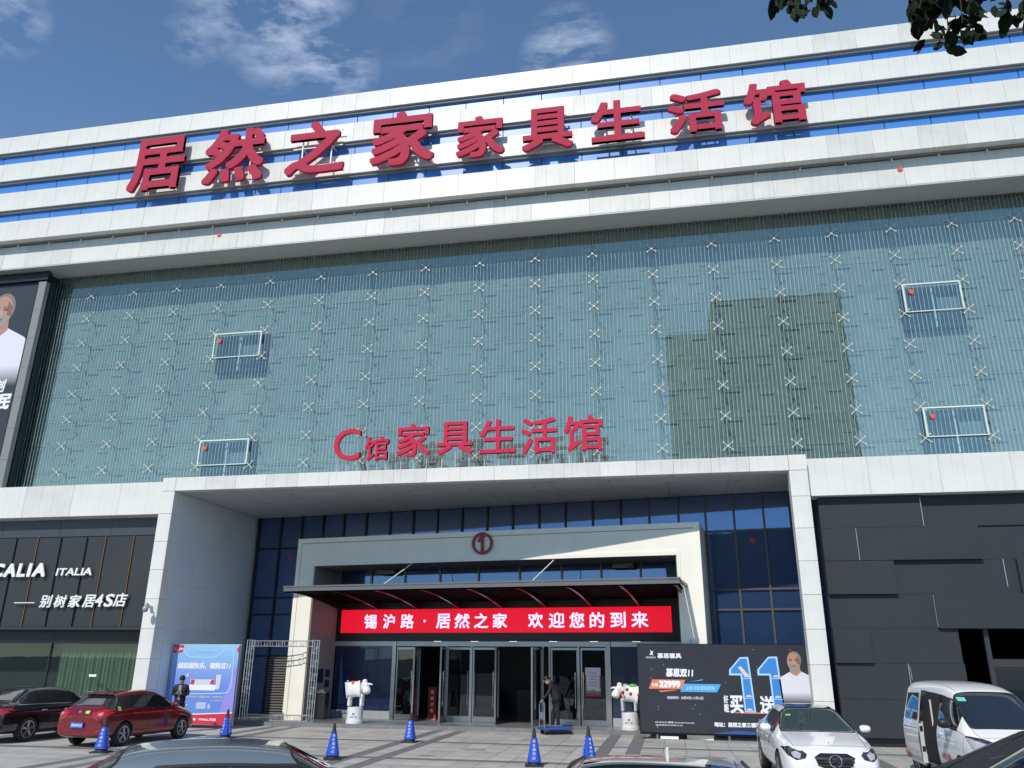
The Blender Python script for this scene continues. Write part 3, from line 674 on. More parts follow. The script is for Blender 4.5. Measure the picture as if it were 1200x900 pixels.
# curtain
mb=MB(); 
x_=-22.35; k=0; pts=[]
while x_<-18.25: pts.append((x_,27.42+.05*math.sin(k*1.35)+.02*math.sin(k*.6))); x_+=.035; k+=1
for i in range(len(pts)-1): mb.quad((pts[i][0]-lo[0],pts[i][1]-lo[1],.1),(pts[i+1][0]-lo[0],pts[i+1][1]-lo[1],.1),(pts[i+1][0]-lo[0],pts[i+1][1]-lo[1],3.2),(pts[i][0]-lo[0],pts[i][1]-lo[1],3.2))
mb.build('curtain',mat('sage_curtain',(.30,.345,.29),.8,noise=.12,scale=3),ls)
lsb('shop_interior',-31,-18.24,28.1,28.15,0,3.3,dk); lsb('shop_base',-31,-18.22,27.0,27.15,0,.1,black)
lsb('window_sticker',-20.75,-20.45,27.06,27.07,1.62,1.70,white_letter)
# lettering
st=root('shop_lettering','white CALIA ITALIA lettering with a Chinese line below on the dark shopfront','sign',(-22.5,26.6,4.6))
def stt(nm,s,x0,x1,z0,z1,bold=.03,shear=0): return text(nm,s,x0+22.5,x1+22.5,z0-4.6,z1-4.6,0,white_letter,st,bold=bold,depth=.05,shear=shear)
[stt('brand_lettering',c_,a_,b_,5.12,5.62,.035,.1) for c_,a_,b_ in (('C',-25.30,-24.80),('A',-24.80,-24.28),('L',-24.22,-23.86),('I',-23.78,-23.60),('A',-23.56,-23.0))]; stt('country_lettering','ITALIA',-22.53,-21.02,5.15,5.42,.02,.1)
for i,c in enumerate('别树家居'): stt('sign_character',c,-22.98+i*.60,-22.46+i*.60,4.0,4.45,.018,.15)
stt('sign_character','4',-20.66,-20.36,4.02,4.47,.018,.15); stt('sign_character','S',-20.30,-20.0+.1,4.02,4.47,.018,.15); stt('sign_character','店',-19.86-.06,-19.36,4.02,4.5,.018,.15)
MB().box(-24.07+22.5,-23.2+22.5,0,.04,4.16-4.6,4.19-4.6).build('dash_bar',white_letter,st)

# ============================================================ RIGHT CHARCOAL WALL
rw=root('charcoal_wall','charcoal panelled wall of overlapping slabs right of the white portal','wall',(8,27,0))
def rwp(x0,x1,z0,z1,d): MB().box(x0-8,x1-8,-d-.2,0,z0,z1).build('wall_slab',black_panel,rw)
levels=[]
X=[4.78,5.81,6.79,7.81,8.35,9.33,10.3,11.3,12.3,13.3,14.3,15.3,16.8]
Zs=[.22,1.3,2.31,3.3,4.3,5.31,6.32,7.29]
depth={}
# proud slabs read off the wall: ranges in X index, Z index
base=.0
def slab(a,b,c,d,dep): rwp(a+.003,b-.003,c+.003,d-.003,dep*1.6)
slab(4.78,9.33,5.31,6.32,.11); slab(4.78,7.81,6.32,7.29,.11); slab(7.81,16.8,6.32,7.29,.05)
slab(4.78,6.79,4.3,5.31,.10); slab(6.79,10.25,4.3,5.31,.02); slab(9.33,12.3,5.31,6.32,.02); slab(12.3,16.8,5.31,6.32,.1)
slab(4.78,7.79,3.3,4.3,.02); slab(7.79,12.3,3.3,4.3,.09); slab(10.25,16.8,4.3,5.31,.08); slab(12.3,16.8,3.3,4.3,.03)
slab(4.78,5.85,2.31,3.3,.08); slab(5.85,8.32,2.31,3.3,.02)
slab(4.78,8.36,1.30,2.31,.02); slab(4.78,8.38,.25,1.30,.015); 
rwp(8.4,16.8,0,3.3,-.22); 
MB().box(9.05-8,9.18-8,-.1,0,0,3.3).box(9.18-8,14,-.1,0,2.28,2.45).build('dark_door_frame',mat('dark_grey_frame',(.035,.038,.042),.4),rw)
MB().box(9.2-8,14,-.03,0,.1,2.28).build('dark_door_glass',glass_dark,rw)
MB().box(4.5-8,8.4-8,-.05,.05,0,.25).build('base_recess',black,rw)
slit=mat('steel_slit',(.50,.52,.53),.3,metal=.5)
for (xx,z0,z1,d) in ((5.81,5.31,6.3,.114),(7.81,6.33,7.2,.114),(9.9,4.5,5.31,.03),(7.79,3.33,4.28,.04),(6.80,1.35,2.3,.03)):
    MB().box(xx-.008-8,xx+.008-8,-d*1.6-.212,-.18,z0,z1).build('steel_strip',slit,rw)

# ============================================================ POSTERS AND STREET THINGS
def free_text(parent,nm,s,x0,x1,z0,z1,y,m,bold=.02,shear=0,nb=4): return text(nm,s,x0,x1,z0,z1,y,m,parent,bold=bold,shear=shear,nb=nb)
def curve_band(pts,wd):
    o=[];i_=[]
    for k,p in enumerate(pts):
        a=Vector(pts[max(k-1,0)]); b=Vector(pts[min(k+1,len(pts)-1)]); d=(b-a).normalized(); n=Vector((-d.y,d.x))*wd/2
        o.append((p[0]+n.x,p[1]+n.y)); i_.append((p[0]-n.x,p[1]-n.y))
    return o,i_
def band_mesh(name,pts,wd,y,m,parent):
    o,i_=curve_band(pts,wd); mb=MB()
    for k in range(len(pts)-1): mb.quad((i_[k][0],y,i_[k][1]),(i_[k+1][0],y,i_[k+1][1]),(o[k+1][0],y,o[k+1][1]),(o[k][0],y,o[k][1]))
    return mb.build(name,m,parent)
# left poster: local x 0..2.55, z 0..2.62
po=root('sale_poster_board','upright light blue and violet sale poster board with a white sofa and red foot strip','poster',(-17.60,27.15,.12))
W,Hh=2.58,2.62
MB().box(0,W,0,.06,0,Hh).build('poster_print',grad('poster_blue',(.10,.26,.62),(.30,.55,.78),2,0,2.6,c2=(.17,.25,.68)),po)
MB().box(-.02,W+.02,.061,.10,-.02,Hh+.02).build('board_back',alu,po)
for xx in (.3,2.2): MB().tube([(xx,.1,1.8),(xx,.75,-.12)],.02,6).build('back_strut',alu,po)
rp=mat('print_red',(.62,.03,.07),.45); wp=mat('print_white',(.80,.82,.86),.45); cy=mat('print_cyan',(.35,.66,.85),.45); yl_=mat('print_yellow',(.65,.68,.35),.45); vio=mat('print_violet',(.30,.27,.72),.45)
flat('print_shape',[(0,0),(W,0),(W,.38),(.9,.30),(0,.30)],-.003,rp,po)
flat('print_shape',[(0,.30),(.9,.30),(W,.38),(W,.41),(.9,.335),(0,.33)],-.0025,wp,po)
flat('print_shape',[(.02,Hh-.28),(.36,Hh-.28),(.42,Hh-.22),(.42,Hh-.02),(.02,Hh-.02)],-.004,rp,po)
flat('print_shape',[(W-.10,Hh-.16),(W,Hh-.30),(W,Hh-.02)],-.004,rp,po)
flat('print_shape',[(W-.5,.42),(W,.42),(W,1.9),(W-.15,1.7)],-.002,vio,po)
pts=[(.20,.95),(.14,1.1),(.14,2.1),(.22,2.42),(.42,2.46),(.62,2.25),(.9,2.2),(1.6,2.2),(1.85,2.3),(2.05,2.46),(2.25,2.46),(2.36,2.35),(2.40,2.1),(2.42,1.4),(2.36,1.12),(2.15,1.02),(.9,.98),(.4,.93),(.2,.95)]
sm=[]
for k in range(len(pts)-1):
    for q in range(4):
        t=q/4; P=[pts[max(k-1,0)],pts[k],pts[k+1],pts[min(k+2,len(pts)-1)]]
        sm.append(tuple(.5*((2*P[1][a])+(-P[0][a]+P[2][a])*t+(2*P[0][a]-5*P[1][a]+4*P[2][a]-P[3][a])*t*t+(-P[0][a]+3*P[1][a]-3*P[2][a]+P[3][a])*t**3) for a in (0,1)))
band_mesh('print_outline',sm,.035,-.005,cy,po)
free_text(po,'printed_text','越装越快乐，嗨购双11',.27,2.33,1.80,2.02,-.006,wp,.035,.15)
free_text(po,'printed_text','居然之家 购物中心',.95,1.70,2.33,2.41,-.006,cy,.01)
free_text(po,'printed_text','11.11',.08,.36,Hh-.20,Hh-.10,-.008,wp,.02)
free_text(po,'printed_text','全场低价 满额立减   惊喜好礼',.75,2.20,.86,.92,-.006,yl_,.02)
free_text(po,'printed_text','双11活动时间',1.7,2.15,.76,.80,-.006,wp,.0)
free_text(po,'printed_text','居然之家 · TMALL天猫',.72,2.0,.12,.21,-.006,wp,.03)
# sofa print
for nm,p,m_,yy_ in (('print_sofa',[(.72,1.10),(1.82,1.10),(1.86,1.28),(.68,1.28)],wp,-.006),('print_sofa',[(.86,1.28),(1.74,1.28),(1.76,1.46),(.84,1.46)],mat('print_grey',(.62,.63,.68),.5),-.0055),('print_cushion',[(.86,1.30),(1.0,1.28),(1.02,1.44),(.88,1.45)],rp,-.008),('print_cushion',[(1.60,1.30),(1.74,1.30),(1.76,1.45),(1.66,1.45)],rp,-.008),('print_cabinet',[(1.84,1.14),(1.98,1.14),(2.02,1.62),(1.82,1.62)],M['print_grey'],-.007),('print_lamp',[(.66,1.55),(.76,1.55),(.74,1.66),(.68,1.66)],M['print_grey'],-.007)): flat(nm,p,yy_,m_,po)
for (a,b,c,d) in ((1.18,.50,1.56,.72),(1.62,.50,1.72,.66),(.7,.6,.85,.66)): flat('print_panel',[(a,b),(c,b),(c,d),(a,d)],-.0045,mat('print_pale',(.45,.50,.70),.5),po)
# right billboard: local x 0..5.45, z 0..2.6
bb=root('advert_billboard','wide black bedding advertisement board with two tall blue numeral ones and a bearded man','billboard',(-1.15,27.5,.2))
BW,BH=5.45,2.62
MB().box(0,BW,0,.10,0,BH).build('billboard_print',mat('print_charcoal',(.030,.034,.045),.38,noise=.12,scale=3),bb)
MB().box(-.03,BW+.03,.101,.16,-.06,BH+.03).build('billboard_back',black,bb)
for xx in (.5,2.7,4.9): MB().box(xx-.03,xx+.03,.16,.22,-.2,BH).build('billboard_post',steel,bb)
MB().tube([(1.75,.15,BH-.05),(1.55,.5,BH+1.0)],.012,5).build('brace_cable',alu,bb)
bluep=mat('print_blue',(.05,.24,.62),.4); bluel=mat('print_light_blue',(.40,.66,.95),.4); orp=mat('print_orange',(.75,.22,.09),.4)
def bt(s,x0,x1,z0,z1,bold=.03,m=wp,sh=0,y=-.006): return free_text(bb,'printed_text',s,x0,x1,z0,z1,y,m,bold,sh)
bt('慕思寝具',.62,1.38,2.20,2.36,.035)
flat('print_logo',[(.36,2.30),(.42,2.36),(.40,2.45),(.46,2.40),(.50,2.44),(.47,2.34),(.50,2.28),(.44,2.31)],-.006,wp,bb)
bt('DE RUCCI',.26,.56,2.20,2.25,.02)
bt('慕思双11',.86,1.72,1.64,1.90,.045,sh=.12)
flat('print_banner',[(.30,1.28),(1.34,1.28),(1.46,1.56),(.42,1.56)],-.003,orp,bb); flat('print_banner',[(1.28,1.20),(2.42,1.20),(2.55,1.44),(1.40,1.44)],-.004,mat('print_sky_blue',(.08,.38,.80),.4),bb)
flat('print_banner',[(1.5,1.49),(2.0,1.55),(2.02,1.585),(1.75,1.53)],-.004,M['print_sky_blue'],bb); flat('print_banner',[(.62,1.23),(1.1,1.26),(1.2,1.245),(.66,1.18)],-.004,orp,bb)
bt('仅需',.40,.60,1.34,1.45,.03); bt('22999',.63,1.30,1.32,1.53,.06); bt('主卧次卧即刻拥有',1.46,2.36,1.26,1.38,.02,bluel)
bt('活动时间：10月29日-11月15日',.86,1.98,.98,1.07,.02)
bt('DE RUCCI 慕思 www.derucci.com',.46,1.66,.275,.325,.02); bt('健康睡眠资源整合者',.46,1.3,.20,.235,.01)
bt('地址：居然之家三楼慕思专卖店',2.26,4.2,.20,.34,.045)
bt('好',2.60,2.74,.88,1.12,.03,sh=0); bt('眠',2.60,2.74,.62,.86,.03); bt('买',2.78,3.18,.60,1.12,.028); bt('送',3.68,4.12,.60,1.12,.028)
def big_one(ox,oz,hh):
    o=[(0,.76),(.30,.995),(.50,1.0),(.52,.99),(.60,.0),(.32,.0),(.285,.66),(.0,.66)]
    P_=[(ox+a*hh*.74,oz+b*hh) for a,b in o]; flat('numeral_outline',P_,-.004,bluel,bb)
    c=(sum(p[0] for p in P_)/8+.02,sum(p[1] for p in P_)/8)
    i_=[(.05,.76),(.31,.965),(.475,.968),(.565,.02),(.355,.02),(.325,.695),(.05,.695)]
    flat('numeral_fill',[(ox+a*hh*.74,oz+b*hh) for a,b in i_],-.007,bluep,bb)
    for k,zf in enumerate((.24,.60)):
        a=ox+.335*hh*.74; flat('numeral_shelf',[(a,oz+zf*hh),(a+.23*hh*.74,oz+zf*hh),(a+.23*hh*.74,oz+(zf+.012)*hh),(a,oz+(zf+.012)*hh)],-.009,bluel,bb)
    for zf in (.03,.27,.63):
        a=ox+.37*hh*.74; flat('print_bed',[(a,oz+zf*hh),(a+.16*hh*.74,oz+zf*hh),(a+.13*hh*.74,oz+(zf+.035)*hh),(a+.03*hh*.74,oz+(zf+.035)*hh)],-.010,mat('print_cream',(.70,.60,.58),.5),bb)
big_one(2.83,.64,1.62); big_one(3.69,.62,1.66)
flat('print_mattress',[(3.10,1.95),(3.30,1.68),(3.42,1.72),(3.2,1.98)],-.012,M['print_cream'],bb)
portrait(bb,4.82,2.14,.58,-.004,'board')
flat('print_glow',ell(3.4,.62,.55,.022,24),-.003,orp,bb); flat('print_glow',[(2.2,.0),(4.0,.0),(3.7,.07),(3.0,.10),(2.5,.05)],-.003,mat('print_deep_blue',(.03,.09,.35),.4),bb)
for k in range(26): 
    a,b=random.uniform(.1,BW-.1),random.uniform(.1,BH-.1); flat('print_star',ell(a,b,.012,.012,6),-.0025,M['print_grey'],bb)
MB().box(.6,1.15,-.1,.0,-.18,-.10).build('loose_board',white_letter,bb)

# truss frame
tf=root('truss_frame','empty aluminium truss frame standing between the blue poster and the cream pillar','frame',(-15.72,28.95,.14))
tm=mat('truss_aluminium',(.62,.63,.63),.3,metal=.7)
def truss(a,b,u,v,name,wd=.19):
    a=Vector(a);b=Vector(b);u=Vector(u)*wd;v=Vector(v)*wd; L_=(b-a).length; n=max(2,round(L_/.24))
    for q in ((0,0),(1,0),(0,1),(1,1)): MB().tube([a+u*q[0]+v*q[1],b+u*q[0]+v*q[1]],.016,6).build(name+'_chord',tm,tf)
    mb=MB()
    for k in range(n+1):
        p=a.lerp(b,k/n); 
        mb.tube([p,p+u],.008,4).tube([p+v,p+u+v],.008,4).tube([p,p+v],.008,4)
        if k<n and k%2==0:
            q=a.lerp(b,(k+1)/n); mb.tube([p,q+u],.008,4).tube([p+v,q+v+u],.008,4)
    mb.build(name+'_lacing',tm,tf,kind='stuff')
truss((0,0,0),(0,0,2.80),(1,0,0),(0,1,0),'upright'); truss((2.62,0,0),(2.62,0,2.80),(1,0,0),(0,1,0),'upright')
truss((.22,0,2.58),(2.62,0,2.58),(0,0,1),(0,1,0),'top_beam'); truss((.22,0,.02),(2.62,0,.02),(0,0,1),(0,1,0),'bottom_beam')

# bin
bn_=root('litter_bin','black two part litter bin inside the left pillar of the entrance','bin',(-13.32,30.5,.14))
MB().box(-.28,.0,-.2,.2,.02,.92).build('bin_body',mat('bin_black',(.02,.02,.022),.4),bn_); MB().box(.02,.30,-.2,.2,.02,.92).build('bin_body',M['bin_black'],bn_)
MB().box(-.30,.32,-.23,.23,.92,.98).build('bin_lid',mat('bin_lid_grey',(.10,.10,.10),.4),bn_); MB().box(-.18,.2,-.1,.1,.98,1.05).build('ash_tray',steel,bn_)
for k in range(2): MB().box(-.24+k*.3,-.04+k*.3,-.206,-.20,.72,.84).build('bin_slot',black,bn_)
# plaques on the left jamb
for lab,y0,y1,z0,z1 in (('large dark notice plaque on the left jamb of the entrance',30.0,30.85,1.42,1.92),('small upper notice plaque on the left jamb of the entrance',31.0,31.3,1.62,1.90),('small lower notice plaque on the left jamb of the entrance',31.0,31.3,1.25,1.50)):
    o=box('notice_plaque',0,.02,y0-.0-30,y1-30,z0,z1,mat('plaque_navy',(.02,.03,.07),.3)); q=p0+t_*.505; o.location=(q.x-(-0),30,0); o.rotation_euler=(0,0,-A); 
    s_=(y0-29.6); o.location=p0+t_*.505+n_*.0+Vector((0,0,0)); o.data.transform(Matrix.Translation((0,.35,0))); tag(o,lab,'notice')
# inner red stand
rs=root('red_banner_stand','slim red display stand with white text seen just inside the glass doors','banner',tuple(p0+t_*4.35+n_*2.6+Vector((0,0,.142))),-A)
MB().box(0,.34,0,.04,0,1.15).build('stand_print',mat('stand_red',(.42,.02,.02),.5),rs); MB().box(-.03,.37,-.1,.14,-.0,.03).build('stand_foot',alu,rs)
for k,c in enumerate('满减优惠'): text('printed_text',c,.10,.24,.9-k*.22,1.04-k*.22,-.005,wp,rs,bold=.02,nb=4)
# door poster
dp=root('door_poster','white notice with red lines and green foot stuck on the right hand glass door','poster',tuple(p0+t_*10.72+n_*(D-.09)+Vector((0,0,1.12))),-A)
MB().box(0,.56,0,.006,0,.95).build('poster_paper',mat('paper_white',(.66,.67,.66),.6),dp)
for k in range(5): MB().box(.14,.42,-.002,0,.74-k*.1,.78-k*.1).build('printed_line',mat('faded_red_print',(.62,.38,.38),.6),dp)
MB().box(0,.56,-.002,0,0,.10).build('printed_strip',rp,dp); flat('printed_hill',[(.0,.10),(.56,.10),(.56,.20),(.42,.15),(.30,.22),(.14,.16),(.0,.24)],-.003,mat('print_green',(.10,.35,.14),.6),dp)
for a in (.0,.52): MB().box(a,a+.04,-.002,0,.24,.7).build('printed_strip',rp,dp)
# CCTV
cc=root('security_camera','small grey dome security camera on the left white column of the portal','camera',(-17.93,25.98,3.98))
MB().lathe([(.06,-.16),(.06,-.02)],10,(0,0,0),'y').build('camera_mount',alu,cc)
MB().tube([(0,-.12,0),(.0,-.22,.10),(.05,-.34,.10),(.05,-.36,.0)],.025,8).build('camera_arm',alu,cc,smooth=True)
MB().lathe([(.03,.02),(.09,0),(.10,-.08),(.09,-.12),(.06,-.17),(.02,-.19)],16,(.05,-.36,-.02)).build('camera_dome',mat('dome_grey',(.35,.36,.37),.25),cc,smooth=True)

# cones
cb=mat('cone_blue_cover',(.012,.07,.50),.5,noise=.15,scale=9); ck=mat('cone_black',(.025,.025,.027),.6)
def cone_proto():
    r_=root('traffic_cone','x','traffic cone')
    MB().box(-.21,.21,-.21,.21,0,.035).build('cone_base',ck,r_)
    MB().lathe([(.155,.036),(.145,.09),(.125,.10),(.045,.70),(.03,.80),(.022,.82)],20).build('cone_body',ck,r_,smooth=False)
    mb=MB()
    n=4; prof=[(.190,.10),(.078,.60)]
    # cover: four-sided sleeve with soft corners
    pts=[]
    for (rr,z) in prof:
        for k in range(16):
            t=2*PI*k/16+PI/16; c,s=math.cos(t),math.sin(t); e=.5; q=(abs(c)**(2/e*.0+4)+abs(s)**4)**(-.25); mb.v.append(Vector((rr*.86*c*q,rr*.86*s*q,z)))
    for k in range(16): mb.f.append((k,(k+1)%16,16+(k+1)%16,16+k))
    mb.build('cone_cover',cb,r_)
    T=Matrix.Translation((0,-.168,.10))@Matrix.Rotation(math.atan2(.098,.50),4,'X')
    for sd in range(4):
        Rz=Matrix.Rotation(sd*PI/2,4,'Z')
        txt='专用车位禁止' if sd%2 else '停车请勿占用'
        T_=Rz@Matrix.Translation((0,-.170,.10))@Matrix.Rotation(-math.atan2(.097,.50),4,'X')
        vv=[];ff=[]
        for k,c in enumerate(txt[:5]):
            v,f=text_geo(c,0,0,0); b=len(vv); h=.062-.004*k; z=.40-k*.085; 
            ax=min(p.x for p in v); bx_=max(p.x for p in v); ay=min(p.y for p in v); by=max(p.y for p in v); z=.05+k*.088; z=.41-k*.088
            wd=.058-.0 if z>.3 else .075
            vv+=[T_@Vector((-wd/2+(p.x-ax)/(bx_-ax)*wd,-.004-.0005,z+(p.y-ay)/(by-ay)*.066)) for p in v]; ff+=[tuple(i+b for i in t) for t in f]
        mesh_obj('printed_text',vv,ff,wp,r_)
    return r_
cp=cone_proto()
for i,(x,y,rz,lab) in enumerate(((-14.51,19.87,.3,'blue covered traffic cone just behind the red hatchback, leftmost of the six'),(-13.53,24.21,-.2,'blue covered traffic cone in front of the blue sale poster board'),(-8.3,20.03,.5,'blue covered traffic cone half hidden by the near grey car roof'),(-7.77,24.5,.1,'blue covered traffic cone between the left animal statue and the glass doors'),(-3.32,20.01,.25,'blue covered traffic cone in front of the platform trolley'),(-2.13,20.81,.6,'blue covered traffic cone below the right animal statue, behind the pale near car roof'))):
    o=cp if i==0 else copy_tree(cp)
    o.location=(x,y,.001); o.rotation_euler=(0,0,rz-.1); o['label']=lab; o['group']='blue covered traffic cones on the plaza'

# platform trolley
tr=root('platform_trolley','blue platform trolley with a grey tube handle held by the stooping man','trolley',(-4.0,28.38,0),.5)
MB().box(-.50,.50,-.30,.30,.17,.215).build('trolley_deck',mat('trolley_blue',(.03,.10,.38),.5),tr); MB().box(-.52,.52,-.32,.32,.15,.172).build('deck_bumper',mat('trolley_bumper',(.02,.05,.22),.6),tr)
MB().tube([(-.46,-.25,.2),(-.46,-.25,.92),(-.46,-.20,.98),(-.46,.20,.98),(-.46,.25,.92),(-.46,.25,.2)],.017,8).tube([(-.46,-.25,.45),(-.46,.25,.45)],.012,6).build('trolley_handle',mat('tube_grey',(.42,.43,.43),.3,metal=.7),tr)
MB().box(-.47,-.45,-.22,.22,.47,.68).build('handle_sign',mat('sign_grey_blue',(.16,.24,.30),.5),tr)
for a in (-.38,.38):
    for b in (-.2,.2): MB().lathe([(.065,b-.02),(.065,b+.02)],14,(a,0,.066),'y').build('caster_wheel',car_black_trim,tr); MB().box(a-.03,a+.03,b-.03,b+.03,.12,.15).build('caster_fork',steel,tr)

# ============================================================ FIGURES
def skin_mesh(name,joints,edges,m,parent,lv=2,rootj=0,T=None):
    me=bpy.data.meshes.new(name); me.from_pydata([tuple(j[0]) for j in joints],edges,[])
    o=bpy.data.objects.new(name,me); C.objects.link(o); bpy.context.view_layer.objects.active=o
    md=o.modifiers.new('s','SKIN'); md.use_smooth_shade=True
    for i,j in enumerate(joints):
        r_=j[1] if isinstance(j[1],tuple) else (j[1],j[1]); me.skin_vertices[0].data[i].radius=r_; me.skin_vertices[0].data[i].use_root=(i==rootj)
    ms_=o.modifiers.new('b','SUBSURF'); ms_.levels=lv; ms_.render_levels=lv
    dg=bpy.context.evaluated_depsgraph_get(); nm=bpy.data.meshes.new_from_object(o.evaluated_get(dg)); bpy.data.objects.remove(o)
    nm.materials.clear(); nm.materials.append(m); nm.polygons.foreach_set('use_smooth',[True]*len(nm.polygons))
    o=bpy.data.objects.new(name,nm); link(o,parent)
    if T: nm.transform(T)
    return o
def sphere(name,c,r_,m,parent,sx=1,sy=1,sz=1,n=14):
    mb=MB(); pr=[(max(math.sin(PI*k/n),.02)*r_,-math.cos(PI*k/n)*r_*sz) for k in range(n+1)]
    mb.lathe(pr,18,(0,0,0),'z',sx,sy); mb.v=[v+Vector(c) for v in mb.v]; return mb.build(name,m,parent,smooth=True)
def hand(parent,wrist,d,side,up_,m=skin,s=1.0):
    """palm and five bent fingers; d = direction of the fingers, side = towards the thumb"""
    wrist=Vector(wrist); d=Vector(d).normalized(); side=Vector(side); side=(side-d*side.dot(d)).normalized(); nrm=Vector(up_)
    J=[(wrist,.022),(wrist+d*.05*s,(.034,.020)),(wrist+d*.085*s,(.036,.018))]; E=[(0,1),(1,2)]
    for k,(o,l) in enumerate(((.030,.07),(.010,.078),(-.011,.073),(-.030,.058))):
        a=wrist+d*.088*s+side*o*s; b_=a+d*l*.45*s+nrm*.010; c=b_+d*l*.35*s+nrm*.03; i=len(J)
        J+= [(a,.0095),(b_,.0088),(c,.0075)]; E+=[(2,i),(i,i+1),(i+1,i+2)]
    i=len(J); a=wrist+d*.03*s+side*.035*s; b_=a+d*.035*s+side*.02*s+nrm*.01; c=b_+d*.03*s+nrm*.012
    J+=[(a,.012),(b_,.011),(c,.009)]; E+=[(1,i),(i,i+1),(i+1,i+2)]
    return skin_mesh('hand',J,E,m,parent,lv=1)
def head(parent,c,f,hairm,s=1,tilt=0,mask=None):
    """head centred on c looking along f; returns object"""
    c=Vector(c); f=Vector(f).normalized(); q=f.to_track_quat('Y','Z'); T=Matrix.Translation(c)@q.to_matrix().to_4x4()@Matrix.Rotation(tilt,4,'X')@Matrix.Scale(s,4)
    J=[((0,-.02,-.13),.055),((0,-.01,-.05),(.070,.085)),((0,-.01,.03),(.078,.098)),((0,-.015,.085),(.068,.085))]
    h=skin_mesh('head',J,[(0,1),(1,2),(2,3)],skin,parent,2,1,T)
    mb=MB(); mb.v=[]; 
    mb.tube([(0,.075,.02),(0,.108,-.02),(0,.085,-.035)],[.008,.015,.008],8); 
    for sx in (-1,1): mb.tube([(sx*.078,-.01,.02),(sx*.090,-.02,.0),(sx*.080,-.012,-.03)],[.010,.016,.010],8)
    mb.v=[T@v for v in mb.v]; o_=mb.build('nose_and_ears',skin,h,smooth=True)
    for sx in (-1,1):
        e=MB(); e.lathe([(.001,-.008),(.010,-.004),(.010,.004),(.001,.008)],8,(sx*.03,.078,.02)); e.v=[T@v for v in e.v]; e.build('eye',hairm,h)
        e=MB(); e.box(sx*.03-.018,sx*.03+.018,.080,.088,.038,.045); e.v=[T@v for v in e.v]; e.build('eyebrow',hairm,h)
    e=MB(); e.box(-.022,.022,.078,.086,-.062,-.054); e.v=[T@v for v in e.v]; e.build('mouth',mat('lips',(.33,.13,.11),.6),h)
    mb=MB(); n=12
    mb.lathe([(.090*math.cos(a),.108*math.sin(a)) for a in [R(-12)+k*R(101)/8 for k in range(9)]],20,(0,-.018,.03),'z',1,1.12)
    mb.v=[T@(v+Vector((0,-.012*max(0,(.09-v.z)*8),0))) for v in mb.v]; hh=mb.build('hair',hairm,h,smooth=True)
    mb=MB(); mb.tube([(0,-.085,.06),(0,-.085,-.03)],[.062,.045],10); mb.v=[T@v for v in mb.v]; mb.build('back_hair',hairm,h,smooth=True)
    return h
jacket=mat('black_jacket',(.012,.012,.016),.75,noise=.3,scale=9,bump=.4,bscale=18); trouser=mat('black_trousers',(.014,.015,.02),.8,noise=.3,scale=8,bump=.3,bscale=15); shoe=mat('black_shoe',(.012,.012,.012),.4); shirt_m=mat('grey_shirt',(.28,.33,.40),.7)
# standing man looking at his phone (feet behind the red car)
m1=root('person','man in a black jacket standing by the blue poster and looking down at his phone','person',(-16.03,25.5,0),.25)
J=[((0,0,.76),(.20,.15)),((0,0,1.02),(.19,.135)),((0,-.01,1.28),(.215,.14)),((0,.0,1.42),(.19,.10)),((0,0,1.49),(.06,.06)),
   ((.19,.0,1.41),(.062,.06)),((.26,-.02,1.16),.052),((.10,-.20,1.16),.038),
   ((-.19,.0,1.41),(.062,.06)),((-.26,-.02,1.16),.052),((-.08,-.20,1.17),.038)]
body=skin_mesh('jacket',J,[(0,1),(1,2),(2,3),(3,4),(3,5),(5,6),(6,7),(3,8),(8,9),(9,10)],jacket,m1)
skin_mesh('trousers',[((0,0,.92),(.17,.13)),((.09,0,.80),(.105,.11)),((.10,-.01,.48),.078),((.10,.01,.10),.066),((-.09,0,.80),(.105,.11)),((-.11,-.02,.48),.078),((-.12,.0,.10),.066)],[(0,1),(1,2),(2,3),(0,4),(4,5),(5,6)],trouser,m1)
for sx in (-.12,.10): skin_mesh('shoe',[((sx,.03,.05),.042),((sx,-.05,.045),.040),((sx,-.15,.035),.032)],[(0,1),(1,2)],shoe,m1)
MB().prism([(-.045,1.44),(.045,1.44),(.03,1.0),(-.03,1.0)],-.135,-.10).build('shirt_front',shirt_m,m1)
head(m1,(0,-.03,1.61),(0,-1,-.35),hair,1.0)
hand(m1,(.10,-.20,1.16),(-.75,-.4,.25),(0,0,1),(0,-.3,0)); hand(m1,(-.08,-.20,1.17),(.7,-.45,.25),(0,0,1),(0,-.3,0))
ph=root('phone','dark phone held in both hands by the standing man','phone',tuple(Vector((-16.03,25.5,0))+Matrix.Rotation(.25,3,'Z')@Vector((.0,-.29,1.22))),.25)
MB().box(-.038,.038,-.006,.006,-.05,.09).build('phone_body',black,ph,T=Matrix.Rotation(-.6,4,'X'))
